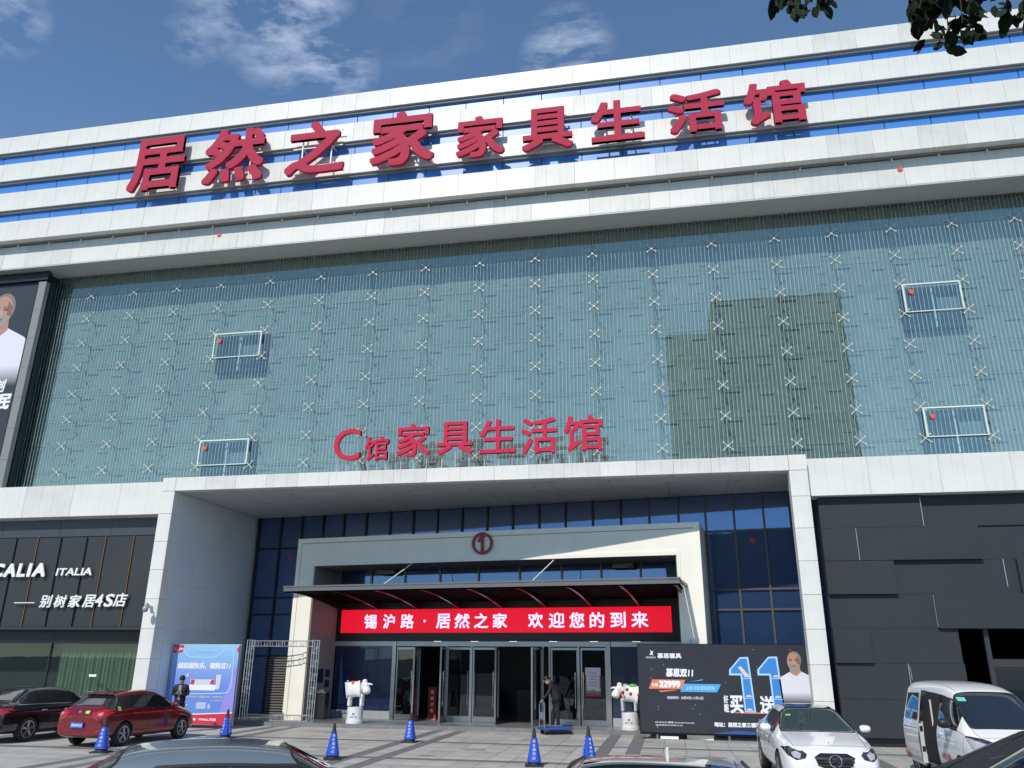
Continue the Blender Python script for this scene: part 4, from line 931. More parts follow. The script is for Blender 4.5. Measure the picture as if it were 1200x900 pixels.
# stooping man pushing the trolley (seen from behind his left shoulder, facing left)
m2=root('person','man in a dark hooded jacket stooping to grip the handle of the blue trolley','person',(-4.1,28.80,.138),.1)
J=[((.12,0,.78),(.18,.17)),((.08,0,1.04),(.175,.165)),((-.02,0,1.24),(.18,.195)),((-.10,0,1.37),(.14,.17)),((-.17,0,1.44),(.055,.055)),
   ((-.07,-.19,1.34),.062),((-.20,-.22,1.09),.050),((-.37,-.22,.90),.036),((-.07,.19,1.34),.062),((-.20,.20,1.09),.050),((-.38,.08,.90),.036)]
skin_mesh('jacket',J,[(0,1),(1,2),(2,3),(3,4),(3,5),(5,6),(6,7),(3,8),(8,9),(9,10)],jacket,m2)
skin_mesh('trousers',[((.10,0,.92),(.16,.16)),((.11,-.09,.80),.108),((.12,-.10,.46),.080),((.16,-.10,.10),.064),((.09,.09,.80),.108),((-.02,.10,.48),.080),((-.04,.10,.10),.064)],[(0,1),(1,2),(2,3),(0,4),(4,5),(5,6)],trouser,m2)
for p in ((.16,-.10),(-.04,.10)): skin_mesh('shoe',[((p[0]+.03,p[1],.05),.042),((p[0]-.06,p[1],.045),.040),((p[0]-.15,p[1],.035),.030)],[(0,1),(1,2)],mat('dark_trainer',(.05,.05,.05),.6),m2)
skin_mesh('hood',[((-.06,-.07,1.45),.06),((-.02,0,1.47),.075),((-.06,.07,1.45),.06)],[(0,1),(1,2)],jacket,m2)
head(m2,(-.25,0,1.53),(-1,-.35,-.45),hair,1.0)
hand(m2,(-.37,-.22,.90),(-.75,0,-.65),(0,1,0),(0,0,-.6)); hand(m2,(-.38,.08,.90),(-.75,0,-.65),(0,-1,0),(0,0,-.6))

# animal statues
stw=mat('statue_white_gloss',(.80,.80,.79),.25,coat=.4); ped=mat('pedestal_white',(.72,.72,.72),.3)
cols=[mat('statue_paint_red',(.6,.05,.05),.3),mat('statue_paint_green',(.10,.42,.08),.3),mat('statue_paint_pink',(.75,.40,.35),.3),mat('statue_paint_dark_red',(.30,.02,.04),.3),mat('statue_paint_blue',(.08,.12,.35),.3)]
def statue(x,y,rz,lab,painted,mirror=1):
    r_=root('animal_statue',lab,'statue',(x,y,.14),rz,'painted animal statues at the entrance')
    MB().lathe([(.31,0),(.31,.10),(.285,.105),(.28,.52),(.275,.535),(.24,.54)],32).build('pedestal',ped,r_,smooth=False)
    s=mirror
    bm_=mat('statue_grey_shade',(.50,.52,.54),.3) if painted else stw
    b_=skin_mesh('body',[((s*.18,0,.92),(.13,.14)),((s*.06,0,.94),(.17,.185)),((-s*.08,0,.95),(.165,.18)),((-s*.20,0,.97),(.12,.13))],[(0,1),(1,2),(2,3)],stw,r_,2,1)
    for dx,dy in ((.15,-.09),(.15,.09),(-.15,-.09),(-.15,.09)):
        skin_mesh('leg',[((s*dx,dy,.85),.06),((s*dx,dy,.68),.040),((s*dx,dy,.545),.046)],[(0,1),(1,2)],stw if not painted else bm_,r_,1)
    h=skin_mesh('head',[((-s*.19,-.03,1.07),.09),((-s*.25,-.10,1.02),(.10,.10)),((-s*.29,-.17,.91),(.115,.105)),((-s*.30,-.19,.83),(.10,.09))],[(0,1),(1,2),(2,3)],stw,r_,2,1)
    for e in (-1,1): skin_mesh('ear',[((-s*.22+e*.07,-.08,1.06),.03),((-s*.22+e*.16,-.08,1.05),(.042,.022)),((-s*.22+e*.20,-.09,1.03),.02)],[(0,1),(1,2)],stw,h,1)
    sphere('topknot',(-s*.21,-.06,1.13),.06,stw,h,1,1,.6)
    for e in (-1,1): sphere('eye',(-s*.27+e*.045,-.195,1.02),.014,cols[4],h)
    rr=random.Random(3 if painted else 5)
    dg=bpy.context.evaluated_depsgraph_get(); me=b_.data; vs=[v for v in me.vertices]
    for k in range(26 if painted else 7):
        v=rr.choice(vs)
        if v.co.z<.9 and not painted: continue
        c=v.co; nrm=v.normal; q=nrm.to_track_quat('Z','Y'); a=rr.uniform(.025,.055)
        mb=MB(); mb.lathe([(a,.0),(a*.85,.010),(a*.4,.015)],8,(0,0,0)); mb.v=[c+q@p for p in mb.v]
        mb.build('painted_flower',rr.choice(cols if painted else (cols[0],M['print_grey'],M['statue_white_gloss'])),b_,smooth=True)
    if painted: sphere('painted_back',( .10*s,-.05,1.10),.09,cols[1],b_,1.2,.8,.5)
    else: sphere('painted_back',( .08*s,-.03,1.10),.07,cols[0],b_,1.3,.8,.35)
    for ch in r_.children:
        if ch.name.split('.')[0] in('body','leg','head'): ch.location=(0,0,.545-.545*1.5); ch.scale=(1.45,1.45,1.5)
    text('pedestal_lettering','居然之家',-.12,.12,.20,.25,-.284,cols[4],r_,bold=.01,nb=4); 
    flat('pedestal_mark',ell(0,.32,.04,.035,10),-.284,cols[4],r_)
    return r_
statue(-11.28,29.0,.15,'glossy white animal statue with a red patch on a round pedestal left of the doors',False,-1)
statue(-1.56,29.05,-.1,'animal statue painted with red and green flowers on a round pedestal beside the black billboard',True,1)
bpy.data.objects['animal_statue.001'].location.y=28.2 if 0 else 29.05

# ============================================================ VEHICLES
def spline_rows(rows): return rows
def decal(name,poly,bvh,origin_axis,sgn,off,m,parent,step=.05,thick=0):
    """patch laid on the body: poly given in the two other axes, projected along origin_axis from side sgn"""
    xs=[p[0] for p in poly]; ys=[p[1] for p in poly]
    def clip(cell):
        out=cell
        n=len(poly); area=sum(poly[i][0]*poly[(i+1)%n][1]-poly[(i+1)%n][0]*poly[i][1] for i in range(n)); sg_=1 if area>0 else -1
        for i in range(n):
            a=poly[i]; b=poly[(i+1)%n]; inp=out; out=[]
            if not inp: return []
            def side(p): return sg_*((b[0]-a[0])*(p[1]-a[1])-(b[1]-a[1])*(p[0]-a[0]))
            for k in range(len(inp)):
                p=inp[k]; q=inp[(k+1)%len(inp)]; sp_,sq=side(p),side(q)
                if sp_>=0: out.append(p)
                if (sp_>=0)!=(sq>=0):
                    t=sp_/(sp_-sq); out.append((p[0]+(q[0]-p[0])*t,p[1]+(q[1]-p[1])*t))
        return out
    bm=bmesh.new(); cache={}
    nx=max(1,math.ceil((max(xs)-min(xs))/step)); ny=max(1,math.ceil((max(ys)-min(ys))/step))
    def vert(p):
        k=(round(p[0],4),round(p[1],4))
        if k in cache: return cache[k]
        if origin_axis=='x': o=Vector((sgn*5,p[0],p[1])); d=Vector((-sgn,0,0))
        elif origin_axis=='y': o=Vector((p[0],sgn*5,p[1])); d=Vector((0,-sgn,0))
        else: o=Vector((p[0],p[1],5)); d=Vector((0,0,-1))
        h=bvh.ray_cast(o,d)
        v=None
        if h[0] is not None:
            nn=h[1] if h[1].dot(d)<0 else -h[1]
            v=bm.verts.new(h[0]+nn*off*.5-d*off*.6)
        cache[k]=v; return v
    for i in range(nx):
        for j in range(ny):
            x0=min(xs)+(max(xs)-min(xs))*i/nx; x1=min(xs)+(max(xs)-min(xs))*(i+1)/nx; y0=min(ys)+(max(ys)-min(ys))*j/ny; y1=min(ys)+(max(ys)-min(ys))*(j+1)/ny
            c=clip([(x0,y0),(x1,y0),(x1,y1),(x0,y1)])
            vs=[]
            for p in c:
                v=vert(p)
                if v is None: vs=[];break
                if v not in vs: vs.append(v)
            if len(vs)>=3:
                try: bm.faces.new(vs)
                except ValueError: pass
    bmesh.ops.recalc_face_normals(bm,faces=bm.faces)
    me=bpy.data.meshes.new(name); bm.to_mesh(me); bm.free(); me.materials.append(m); me.polygons.foreach_set('use_smooth',[True]*len(me.polygons))
    o=bpy.data.objects.new(name,me); link(o,parent)
    return o
def paint(name,c,rough=.3,metal=0,flake=.0): 
    return mat(name,c,rough,metal=metal,coat=1,noise=.03,scale=2)
def make_wheel(parent,x,y,r,side,spokes=5,twin=True):
    w_=.21; t=MB(); s=side
    prof=[(r*.66,-w_*.42),(r*.70,-w_/2),(r*.93,-w_/2),(r*.985,-w_*.38),(r,-w_*.2),(r,w_*.2),(r*.985,w_*.38),(r*.93,w_/2),(r*.70,w_/2),(r*.66,w_*.42)]
    t.lathe(prof,32,(0,0,0),'y'); t.v=[v+Vector((x,y,r)) for v in t.v]; wh=t.build('wheel',tyre_m,parent,smooth=True)
    yo=y+side*(w_/2-.012)
    b=MB(); b.lathe([(r*.66,0),(r*.66,.001)],28,(x,yo-side*.07,r),'y'); b.build('rim_back',car_black_trim,wh)
    m_=MB()
    n=32
    for k in range(n):
        a=2*PI*k/n; 
        for (rr,yy_) in ((r*.69,.008),(r*.60,.004),(r*.60,-.05),(r*.69,-.05)): m_.v.append(Vector((x+rr*math.cos(a),yo+side*yy_,r+rr*math.sin(a))))
    for k in range(n):
        a=4*k;b2=4*((k+1)%n)
        for q in range(4): m_.f.append((a+q,a+(q+1)%4,b2+(q+1)%4,b2+q))
    for k in range(spokes):
        for dlt in ((-.13,.13) if twin else (0,)):
            a=2*PI*k/spokes+.3; a0=a+dlt*1.4; a1=a+dlt*.9
            p0_=Vector((x+r*.12*math.cos(a0),yo-side*.0,r+r*.12*math.sin(a0))); p1=Vector((x+r*.62*math.cos(a1),yo-side*.012,r+r*.62*math.sin(a1)))
            m_.tube([p0_,p1],[r*.055,r*.045],5)
    m_.lathe([(r*.16,-.02),(r*.16,.008),(r*.10,.014)],14,(x,yo,r),'y'); m_.build('rim',rim_m,wh,smooth=False)
    return wh
def make_car(name,label,rows,loc,rz,body,wheels,wr,tags,halfw,group=None,roofmat=None,skip=(),sub=2,door_x=None,arch=None,sealmat=None,opening=None):
    """rows: (kind,x,hw,zs,zb,hwb,zt,hwt) front to rear. kinds name what lies between a row and the next."""
    root_=root(name,label,'car' if 'van' not in name else 'van',loc,rz,group)
    V=[];F=[];FI=[]
    ring=[]
    def sec(r_):
        k,x,hw,zs,zb,hwb,zt,hwt=r_
        zm=zs+(zb-zs)*.5
        return [(x,0,zs),(x,hw*.72,zs),(x,hw*.97,zs+.07),(x,hw,zm),(x,hw*.985,zb-(zb-zs)*.16),(x,hwb,zb),(x,hwt,zb+(zt-zb)*.86),(x,hwt*.84,zb+(zt-zb)*.965),(x,hwt*.45,zt),(x,0,zt)]
    for r_ in rows:
        s_=sec(r_); b=len(V); V+=s_+[(p[0],-p[1],p[2]) for p in s_[1:9]]
        ring.append([b+k for k in range(10)]+[b+17-k for k in range(8)])
    IDX={'paint':0,'windshield':1,'rear_window':2,'front_door':3,'rear_door':4,'front_side_window':5,'rear_side_window':6,'bonnet':7,'boot_lid':8,'roof':9,'quarter_window':10,'arch':11,'opening':12}
    def add(f,i): F.append(f); FI.append(IDX[i])
    for i in range(len(rows)-1):
        k=rows[i][0]
        for j in range(18):
            jj=j if j<9 else 17-j      # 0..8 mirrored
            side=1 if j<9 else -1
            reg='paint'
            if k in('h',) and jj>=6: reg='bonnet'
            if k in('w','c') and jj>=6: reg='windshield'
            if k in('g','G') and jj>=6: reg='rear_window'
            if k in('t','r','s','q') and jj>=7: reg='roof'
            if k=='d' and jj>=6: reg='boot_lid'
            if jj==5:
                if k in('w',): reg='front_side_window'
                if k in('t',): reg='front_side_window'
                if k in('r',): reg='rear_side_window'
                if k in('q','G'): reg='quarter_window'
            if jj in(2,3,4):
                if k in('w','t','c'): reg='front_door'
                if k in('r',): reg='rear_door'
            if opening and side==opening and k=='s' and jj in (2,3,4,5): reg='opening'
            a,b=ring[i],ring[i+1]; j2=(j+1)%18
            add((a[j],b[j],b[j2],a[j2]),reg)
    for e,rev in ((0,False),(-1,True)):
        a=ring[e]
        for j in range(9):
            q=[a[j],a[j+1],a[(18-j-1)%18],a[(18-j)%18]]
            if j==0: q=[a[0],a[1],a[17]]
            if j==8: q=[a[8],a[9],a[10]]
            add(tuple(reversed(q)) if rev else tuple(q),'paint')
    me=bpy.data.meshes.new('b'); me.from_pydata(V,[],F)
    dm=[bpy.data.materials.get('slot%d'%k) or bpy.data.materials.new('slot%d'%k) for k in range(13)]
    for m_ in dm: me.materials.append(m_)
    me.polygons.foreach_set('material_index',FI)
    bm=bmesh.new(); bm.from_mesh(me); bmesh.ops.recalc_face_normals(bm,faces=bm.faces)
    cl=bm.edges.layers.float.new('crease_edge')
    bm.verts.ensure_lookup_table()
    beltset=set()
    for rg in ring: beltset|={rg[5],rg[13]}; 
    for e in bm.edges:
        a,b=e.verts[0].index,e.verts[1].index
        if a in beltset and b in beltset: e[cl]=.55
        fi=set(f.material_index for f in e.link_faces)
        if len(fi)==2 and (1 in fi or 2 in fi): e[cl]=max(e[cl],.45)
    bm.to_mesh(me); bm.free()
    o=bpy.data.objects.new('b',me); C.objects.link(o); md=o.modifiers.new('s','SUBSURF'); md.levels=sub+1; md.render_levels=sub+1
    dg=bpy.context.evaluated_depsgraph_get(); sm=bpy.data.meshes.new_from_object(o.evaluated_get(dg))
    bpy.data.objects.remove(o)
    bvh=BVHTree.FromPolygons([v.co.copy() for v in sm.vertices],[tuple(p.vertices) for p in sm.polygons])
    # seams and rubber seals between regions
    bmx=bmesh.new(); bmx.from_mesh(sm); seam=MB(); seal=MB()
    GL={1,2,5,6,10}
    ar=arch or wr*1.13
    for e in bmx.edges:
        if len(e.link_faces)!=2: continue
        a,b=e.link_faces[0].material_index,e.link_faces[1].material_index
        if a==b: continue
        wdt=.004; tgt=seam
        if (a in GL) or (b in GL): wdt=.014; tgt=seal
        if {a,b}=={0,9} or {a,b}=={0,7} and False: wdt=.003
        c=(e.verts[0].co+e.verts[1].co)/2
        if any(math.hypot(c.x-wx,c.z-wr)<ar+.01 for wx in wheels) and tgt is seam: continue
        d=(e.verts[1].co-e.verts[0].co).normalized(); n1=((e.link_faces[0].normal+e.link_faces[1].normal)/2).normalized(); s_=d.cross(n1)*wdt; u_=n1*.003
        n0=e.verts[0].normal*.003; n2=e.verts[1].normal*.003
        tgt.quad(e.verts[0].co+n0-s_,e.verts[1].co+n2-s_,e.verts[1].co+n2+s_,e.verts[0].co+n0+s_)
    bmx.free()
    # wheel arches
    ob=bpy.data.objects.new('b',sm); C.objects.link(ob)
    cut=MB()
    for wx in wheels:
        for sd in (-1,1):
            y0,y1=sorted((sd*(halfw-.30),sd*(halfw+.4))); n=28; b=len(cut.v)
            for yy_ in (y0,y1):
                for k in range(n): cut.v.append(Vector((wx+ar*math.cos(2*PI*k/n),yy_,wr+ar*math.sin(2*PI*k/n))))
            cut.f.append(tuple(b+k for k in range(n))); cut.f.append(tuple(b+n+k for k in reversed(range(n))))
            for k in range(n): cut.f.append((b+k,b+n+k,b+n+(k+1)%n,b+(k+1)%n))
    cme=bpy.data.meshes.new('c'); cme.from_pydata([tuple(v) for v in cut.v],[],cut.f)
    for m_ in dm: cme.materials.append(m_)
    cme.polygons.foreach_set('material_index',[11]*len(cme.polygons)); 
    bq=bmesh.new(); bq.from_mesh(cme); bmesh.ops.recalc_face_normals(bq,faces=bq.faces); bq.to_mesh(cme); bq.free()
    cobj=bpy.data.objects.new('c',cme); C.objects.link(cobj)
    bo=ob.modifiers.new('x','BOOLEAN'); bo.operation='DIFFERENCE'; bo.object=cobj; bo.solver='EXACT'
    dg=bpy.context.evaluated_depsgraph_get(); fm=bpy.data.meshes.new_from_object(ob.evaluated_get(dg)); bpy.data.objects.remove(ob); bpy.data.objects.remove(cobj)
    groups={}
    inv={v:k for k,v in IDX.items()}
    for p in fm.polygons:
        k=inv[p.material_index]
        sd=0
        if k in('front_door','rear_door','front_side_window','rear_side_window','quarter_window'): sd=1 if p.center.y>0 else -1
        groups.setdefault((k,sd),[]).append(p)
    names={'paint':'body_shell','arch':'wheel_arch','opening':'door_opening'}
    parts={}
    for (k,sd),ps in groups.items():
        idx={};vs=[];fs=[]
        for p in ps:
            f=[]
            for v in p.vertices:
                if v not in idx: idx[v]=len(vs); vs.append(fm.vertices[v].co.copy())
                f.append(idx[v])
            fs.append(tuple(f))
        mm=glass_dark if k in('windshield','rear_window','front_side_window','rear_side_window','quarter_window') else (car_black_trim if k in('arch','opening') else (roofmat if (roofmat and k=='roof') else body))
        if k=='opening': mm=mat('van_interior',(.015,.015,.016),.8)
        par=root_
        if k=='front_side_window' and ('front_door',sd) in parts: par=parts[('front_door',sd)]
        if k=='rear_side_window' and ('rear_door',sd) in parts: par=parts[('rear_door',sd)]
        nm={'front_side_window':'side_window','rear_side_window':'side_window'}.get(k,names.get(k,k))
        o=mesh_obj(nm,vs,fs,mm,par,smooth=(k!='arch')); parts[(k,sd)]=o
    if seam.f: seam.build('panel_gap',car_black_trim,root_)
    if seal.f: seal.build('window_seal',sealmat or car_black_trim,root_,smooth=True)
    for wx in wheels:
        for sd in (-1,1): make_wheel(root_,wx,sd*(halfw-.115),wr,sd)
    # B pillar covers and mirrors
    return root_,bvh,parts
def tubes_on(bvh,pts,axis,sgn,rad,m,name,parent,off=.004):
    P=[]
    for p in pts:
        if axis=='y': h=bvh.ray_cast(Vector((p[0],sgn*5,p[1])),Vector((0,-sgn,0)))
        elif axis=='x': h=bvh.ray_cast(Vector((sgn*5,p[0],p[1])),Vector((-sgn,0,0)))
        else: h=bvh.ray_cast(Vector((p[0],p[1],5)),Vector((0,0,-1)))
        if h[0] is not None: P.append(h[0]+(Vector((0,sgn,0)) if axis=='y' else Vector((sgn,0,0)) if axis=='x' else Vector((0,0,1)))*off)
    if len(P)>1: return MB().tube(P,rad,6).build(name,m,parent,smooth=True)
def mirrors(root_,x,y,z,body,s=1,m2=None):
    for sd in (-1,1):
        mb=MB(); mb.lathe([(.01,-.09),(.06,-.085),(.085,-.04),(.085,.03),(.06,.08),(.01,.095)],14,(0,0,0),'y'); mb.v=[Vector((v.x*.75*s+x,(v.y*1.15*s+sd*(y+.09)),v.z*.85*s+z)) for v in mb.v]
        mo=mb.build('wing_mirror',m2 or body,root_,smooth=True)
        MB().tube([(x+.0,sd*(y-.12),z-.06),(x,sd*(y+.02),z-.02)],.025,6).build('mirror_arm',car_black_trim,mo)
def handles(bvh,parts,root_,xs,z,m,w_=.10):
    for sd in (-1,1):
        for k,x in enumerate(xs):
            par=parts.get((('front_door','rear_door')[k],sd),root_)
            P=[bvh.ray_cast(Vector((x+q*w_,sd*5,z+(.012 if abs(q)<.9 else 0))),Vector((0,-sd,0)))[0] for q in (-1,-.6,0,.6,1)]
            if all(P): MB().tube([p+Vector((0,sd*(.03 if 0<i<4 else -.005),0)) for i,p in enumerate(P)],.013,6).build('door_handle',m,par,smooth=True)
plate_b=mat('plate_blue',(.03,.14,.55),.4)
def plate(root_,x,z,sgn,txt,tilt=0):
    """plate facing +x (sgn 1) or -x"""
    p=bpy.data.objects.new('number_plate',None); C.objects.link(p); p.parent=root_; p.location=(x,0,z); p.rotation_euler=(0,0,PI/2 if sgn>0 else -PI/2)
    MB().box(-.22,.22,-.006,.006,-.07,.07).build('plate_sheet',plate_b,p); text('plate_lettering',txt,-.19,.19,-.042,.042,-.008,wp,p,bold=.02,nb=4)
    return p
tail_m=mat('tail_lamp_red',(.45,.01,.015),.12,coat=1); lampg=mat('lamp_clear',(.55,.57,.60),.08,metal=.3,coat=1); lampd=mat('lamp_dark_inner',(.03,.032,.035),.1,coat=1); drl=mat('lamp_white_line',(.85,.88,.9),.2)
grille_m=mat('grille_black',(.015,.015,.017),.3)
SED=[('n',2.42,.60,.30,.58,.54,.62,.42),('n',2.34,.78,.22,.66,.70,.72,.56),('h',2.05,.88,.19,.76,.78,.83,.66),('h',1.50,.92,.19,.86,.83,.92,.70),('c',.95,.925,.19,.92,.85,.985,.74),('w',.60,.925,.19,.94,.85,1.14,.70),('t',.05,.925,.19,.955,.845,1.405,.60),('r',-.42,.925,.19,.96,.84,1.46,.59),('s',-1.12,.925,.19,.97,.84,1.445,.585),('g',-1.32,.925,.20,.975,.84,1.40,.585),('b',-1.92,.915,.22,.99,.82,1.10,.66),('d',-2.05,.91,.23,1.0,.80,1.06,.66),('n',-2.36,.86,.26,.96,.76,1.01,.62),('n',-2.44,.72,.34,.88,.66,.93,.54)]
# ---- white saloon facing the camera
wpaint=paint('car_white_paint',(.86,.865,.85)); 
a,bv,parts=make_car('white_saloon','clean white saloon with round star grille parked nose towards the camera beside the white van',SED,(2.78,19.45,0),-PI/2+.02,wpaint,(1.47,-1.45),.335,None,.925,roofmat=mat('black_glass_roof',(.012,.013,.015),.05,coat=1))
handles(bv,parts,a,(-.15,-.98),.80,chrome); mirrors(a,.62,.90,1.04,wpaint)
for sd in (-1,1):
    decal('headlight',[(sd*.48,.70),(sd*.52,.63),(sd*.68,.60),(sd*.80,.66),(sd*.86,.77),(sd*.74,.80),(sd*.56,.76)],bv,'x',1,.012,lampd,a,.04)
    decal('headlight_strip',[(sd*.50,.70),(sd*.56,.755),(sd*.74,.795),(sd*.85,.765),(sd*.80,.75),(sd*.62,.745)],bv,'x',1,.020,drl,a,.03)
    decal('headlight_lens',[(sd*.58,.70),(sd*.62,.62),(sd*.72,.64),(sd*.74,.71),(sd*.66,.74)],bv,'x',1,.020,lampg,a,.03)
    decal('bumper_intake',[(sd*.45,.30),(sd*.75,.32),(sd*.72,.42),(sd*.50,.40)],bv,'x',1,.010,grille_m,a,.05)
decal('grille',[(-.36,.66),(-.30,.52),(-.16,.46),(.16,.46),(.30,.52),(.36,.66),(.24,.72),(-.24,.72)],bv,'x',1,.012,grille_m,a,.04)
for k in range(3): decal('grille_slat',[(-.33,.52+k*.06),(.33,.52+k*.06),(.33,.527+k*.06),(-.33,.527+k*.06)],bv,'x',1,.020,mat('grille_dot',(.30,.30,.31),.3,metal=.8),a,.05)
for sd in(-1,1): decal('grille_bar',[(sd*.12,.60),(sd*.34,.625),(sd*.34,.60),(sd*.12,.575)],bv,'x',1,.026,chrome,a,.04)
tubes_on(bv,[(-.36,.66),(-.30,.52),(-.16,.46),(.16,.46),(.30,.52),(.36,.66)],'x',1,.010,chrome,'grille_surround',a)
h=bv.ray_cast(Vector((5,0,.60)),Vector((-1,0,0)))[0]; hx=h.x+.035
mb=MB()
for k in range(28):
    t=2*PI*k/28; t2=2*PI*(k+1)/28
    mb.tube([(hx,.105*math.cos(t),.60+.105*math.sin(t)),(hx,.105*math.cos(t2),.60+.105*math.sin(t2))],.010,5,cap=False)
for k in range(3):
    t=PI/2+2*PI*k/3; mb.tube([(hx,0,.60),(hx,.10*math.cos(t),.60+.10*math.sin(t))],[.016,.004],4)
em_=mb.build('star_emblem',chrome,a)
decal('number_plate_recess',[(-.24,.33),(.24,.33),(.24,.44),(-.24,.44)],bv,'x',1,.01,plate_b,a,.06)
MB().lathe([(.012,0),(.006,.02)],8,(1.95,0,.865)).build('bonnet_ornament',chrome,a)
MB().tube([(.55,-.55,1.11),(.62,.1,1.06)],.010,5).build('wiper',car_black_trim,a)
decal('windscreen_sticker',[(.30,-.52),(.36,-.52),(.36,-.42),(.30,-.42)],bv,'z',1,.006,mat('sticker_green',(.25,.55,.15),.5),a,.05)
# ---- red hatchback
HAT=[('n',2.18,.55,.30,.58,.50,.62,.40),('n',2.08,.76,.22,.68,.68,.74,.54),('h',1.78,.86,.19,.80,.76,.87,.62),('c',1.25,.895,.19,.90,.82,.99,.70),('w',.85,.90,.19,.95,.83,1.16,.68),('t',.22,.905,.19,.97,.83,1.44,.60),('r',-.30,.905,.19,.985,.83,1.50,.59),('q',-1.02,.905,.20,1.02,.82,1.47,.58),('G',-1.48,.895,.21,1.05,.80,1.40,.55),('b',-1.98,.87,.24,1.02,.76,1.08,.62),('n',-2.12,.84,.27,.90,.74,.96,.60),('n',-2.20,.74,.33,.78,.66,.82,.50)]
rpaint=paint('car_red_paint',(.19,.004,.010),.25,metal=.2)
a,bv,parts=make_car('red_hatchback','shiny red hatchback with a blue number plate seen from behind on the left',HAT,(-15.66,22.6,0),PI/2-.10,rpaint,(1.32,-1.30),.325,None,.90); a.scale=(.92,.92,.95)
handles(bv,parts,a,(-.05,-.85),.86,rpaint); mirrors(a,.78,.86,1.03,rpaint)
for sd in (-1,1):
    decal('tail_light',[(sd*.42,.92),(sd*.46,.82),(sd*.80,.80),(sd*.88,.90),(sd*.84,1.02),(sd*.62,.98)],bv,'x',-1,.012,tail_m,a,.04)
    decal('tail_light_lens',[(sd*.60,.90),(sd*.66,.85),(sd*.76,.87),(sd*.74,.94)],bv,'x',-1,.018,mat('tail_pink',(.6,.25,.25),.1,coat=1),a,.03)
    decal('rear_reflector',[(sd*.62,.42),(sd*.80,.44),(sd*.80,.46),(sd*.62,.45)],bv,'x',-1,.010,tail_m,a,.05)
decal('rear_diffuser',[(-.80,.30),(.80,.30),(.78,.40),(.5,.37),(-.5,.37),(-.78,.40)],bv,'x',-1,.010,car_black_trim,a,.06)
plate(a,-2.245,.60,-1,'苏B·87C02')
MB().lathe([(.045,-.01),(.05,.0),(.03,.01)],14,(0,0,0),'y').build('tailgate_badge',chrome,a,T=Matrix.Translation((-2.13,.06,.93))@Matrix.Rotation(PI/2,4,'Z'))
decal('window_sticker',[(-.30,.90),(-.16,.90),(-.14,.97),(-.28,.98)],bv,'x',-1,.010,mat('sticker_lime',(.35,.65,.12),.5),a,.04)
decal('fuel_sticker',[(-1.62,.97),(-1.50,.95),(-1.48,1.06),(-1.58,1.08)],bv,'y',-1,.008,M['sticker_green'],a,.04)
MB().box(-1.60,-1.46,-.52,.52,1.43,1.455).build('roof_spoiler',rpaint,a)
MB().tube([(-1.2,0,1.47),(-1.32,0,1.56)],[.02,.006],6).build('roof_aerial',car_black_trim,a)
# ---- black saloon far left
bpaint=paint('car_black_paint',(.008,.009,.012),.2)
a,bv,parts=make_car('black_saloon','black saloon with chrome window line parked at the far left beside the red hatchback',SED,(-19.0,23.15,0),PI/2-.10,bpaint,(1.47,-1.45),.34,None,.925)
handles(bv,parts,a,(-.15,-.98),.82,chrome); mirrors(a,.62,.88,1.02,bpaint)
for sd in (-1,1): decal('tail_light',[(sd*.40,.90),(sd*.44,.80),(sd*.82,.76),(sd*.90,.84),(sd*.84,.93)],bv,'x',-1,.012,tail_m,a,.04)
for sd in (-1,1):
    tubes_on(bv,[(.70,1.05),(.35,1.22),(.0,1.35),(-.42,1.40),(-1.0,1.39),(-1.35,1.32),(-1.65,1.18),(-1.85,1.05)],'y',sd,.010,chrome,'window_chrome',a); tubes_on(bv,[(.85,.965),(-.4,.985),(-1.85,1.0)],'y',sd,.009,chrome,'window_chrome',a)
plate(a,-2.47,.62,-1,'苏B·6K318')
# ---- white van, sliding door open, nose to the camera
VAN=[('n',2.30,.60,.32,.66,.56,.72,.42),('n',2.22,.76,.24,.80,.70,.88,.54),('h',1.98,.83,.22,.96,.76,1.04,.60),('c',1.60,.85,.22,1.06,.79,1.16,.64),('w',1.28,.855,.22,1.10,.80,1.42,.64),('t',.78,.86,.22,1.12,.80,1.80,.63),('s',.25,.86,.22,1.13,.80,1.93,.63),('q',-.62,.86,.22,1.14,.80,1.97,.64),('t2',-1.90,.86,.24,1.15,.80,1.96,.64),('n',-2.20,.84,.26,1.14,.78,1.90,.62),('n',-2.28,.78,.32,1.08,.72,1.70,.58)]
vp_=paint('van_white_paint',(.84,.845,.83),.35)
a,bv,parts=make_car('white_van','white people carrier van with its side sliding door open at the right edge',VAN,(6.05,19.35,0),-PI/2+.03,vp_,(1.38,-1.42),.32,None,.86,opening=-1)
mirrors(a,1.15,.86,1.22,vp_,1.25,car_black_trim)
for sd in (-1,1):
    decal('headlight',[(sd*.42,.86),(sd*.50,.72),(sd*.72,.70),(sd*.80,.84),(sd*.80,1.0),(sd*.66,.96)],bv,'x',1,.012,lampg,a,.04)
    decal('headlight_brow',[(sd*.38,.93),(sd*.42,.86),(sd*.66,.96),(sd*.80,1.0),(sd*.78,1.04),(sd*.60,1.01)],bv,'x',1,.020,lampd,a,.04)
decal('grille',[(-.36,.90),(-.34,.74),(.34,.74),(.36,.90)],bv,'x',1,.012,grille_m,a,.05)
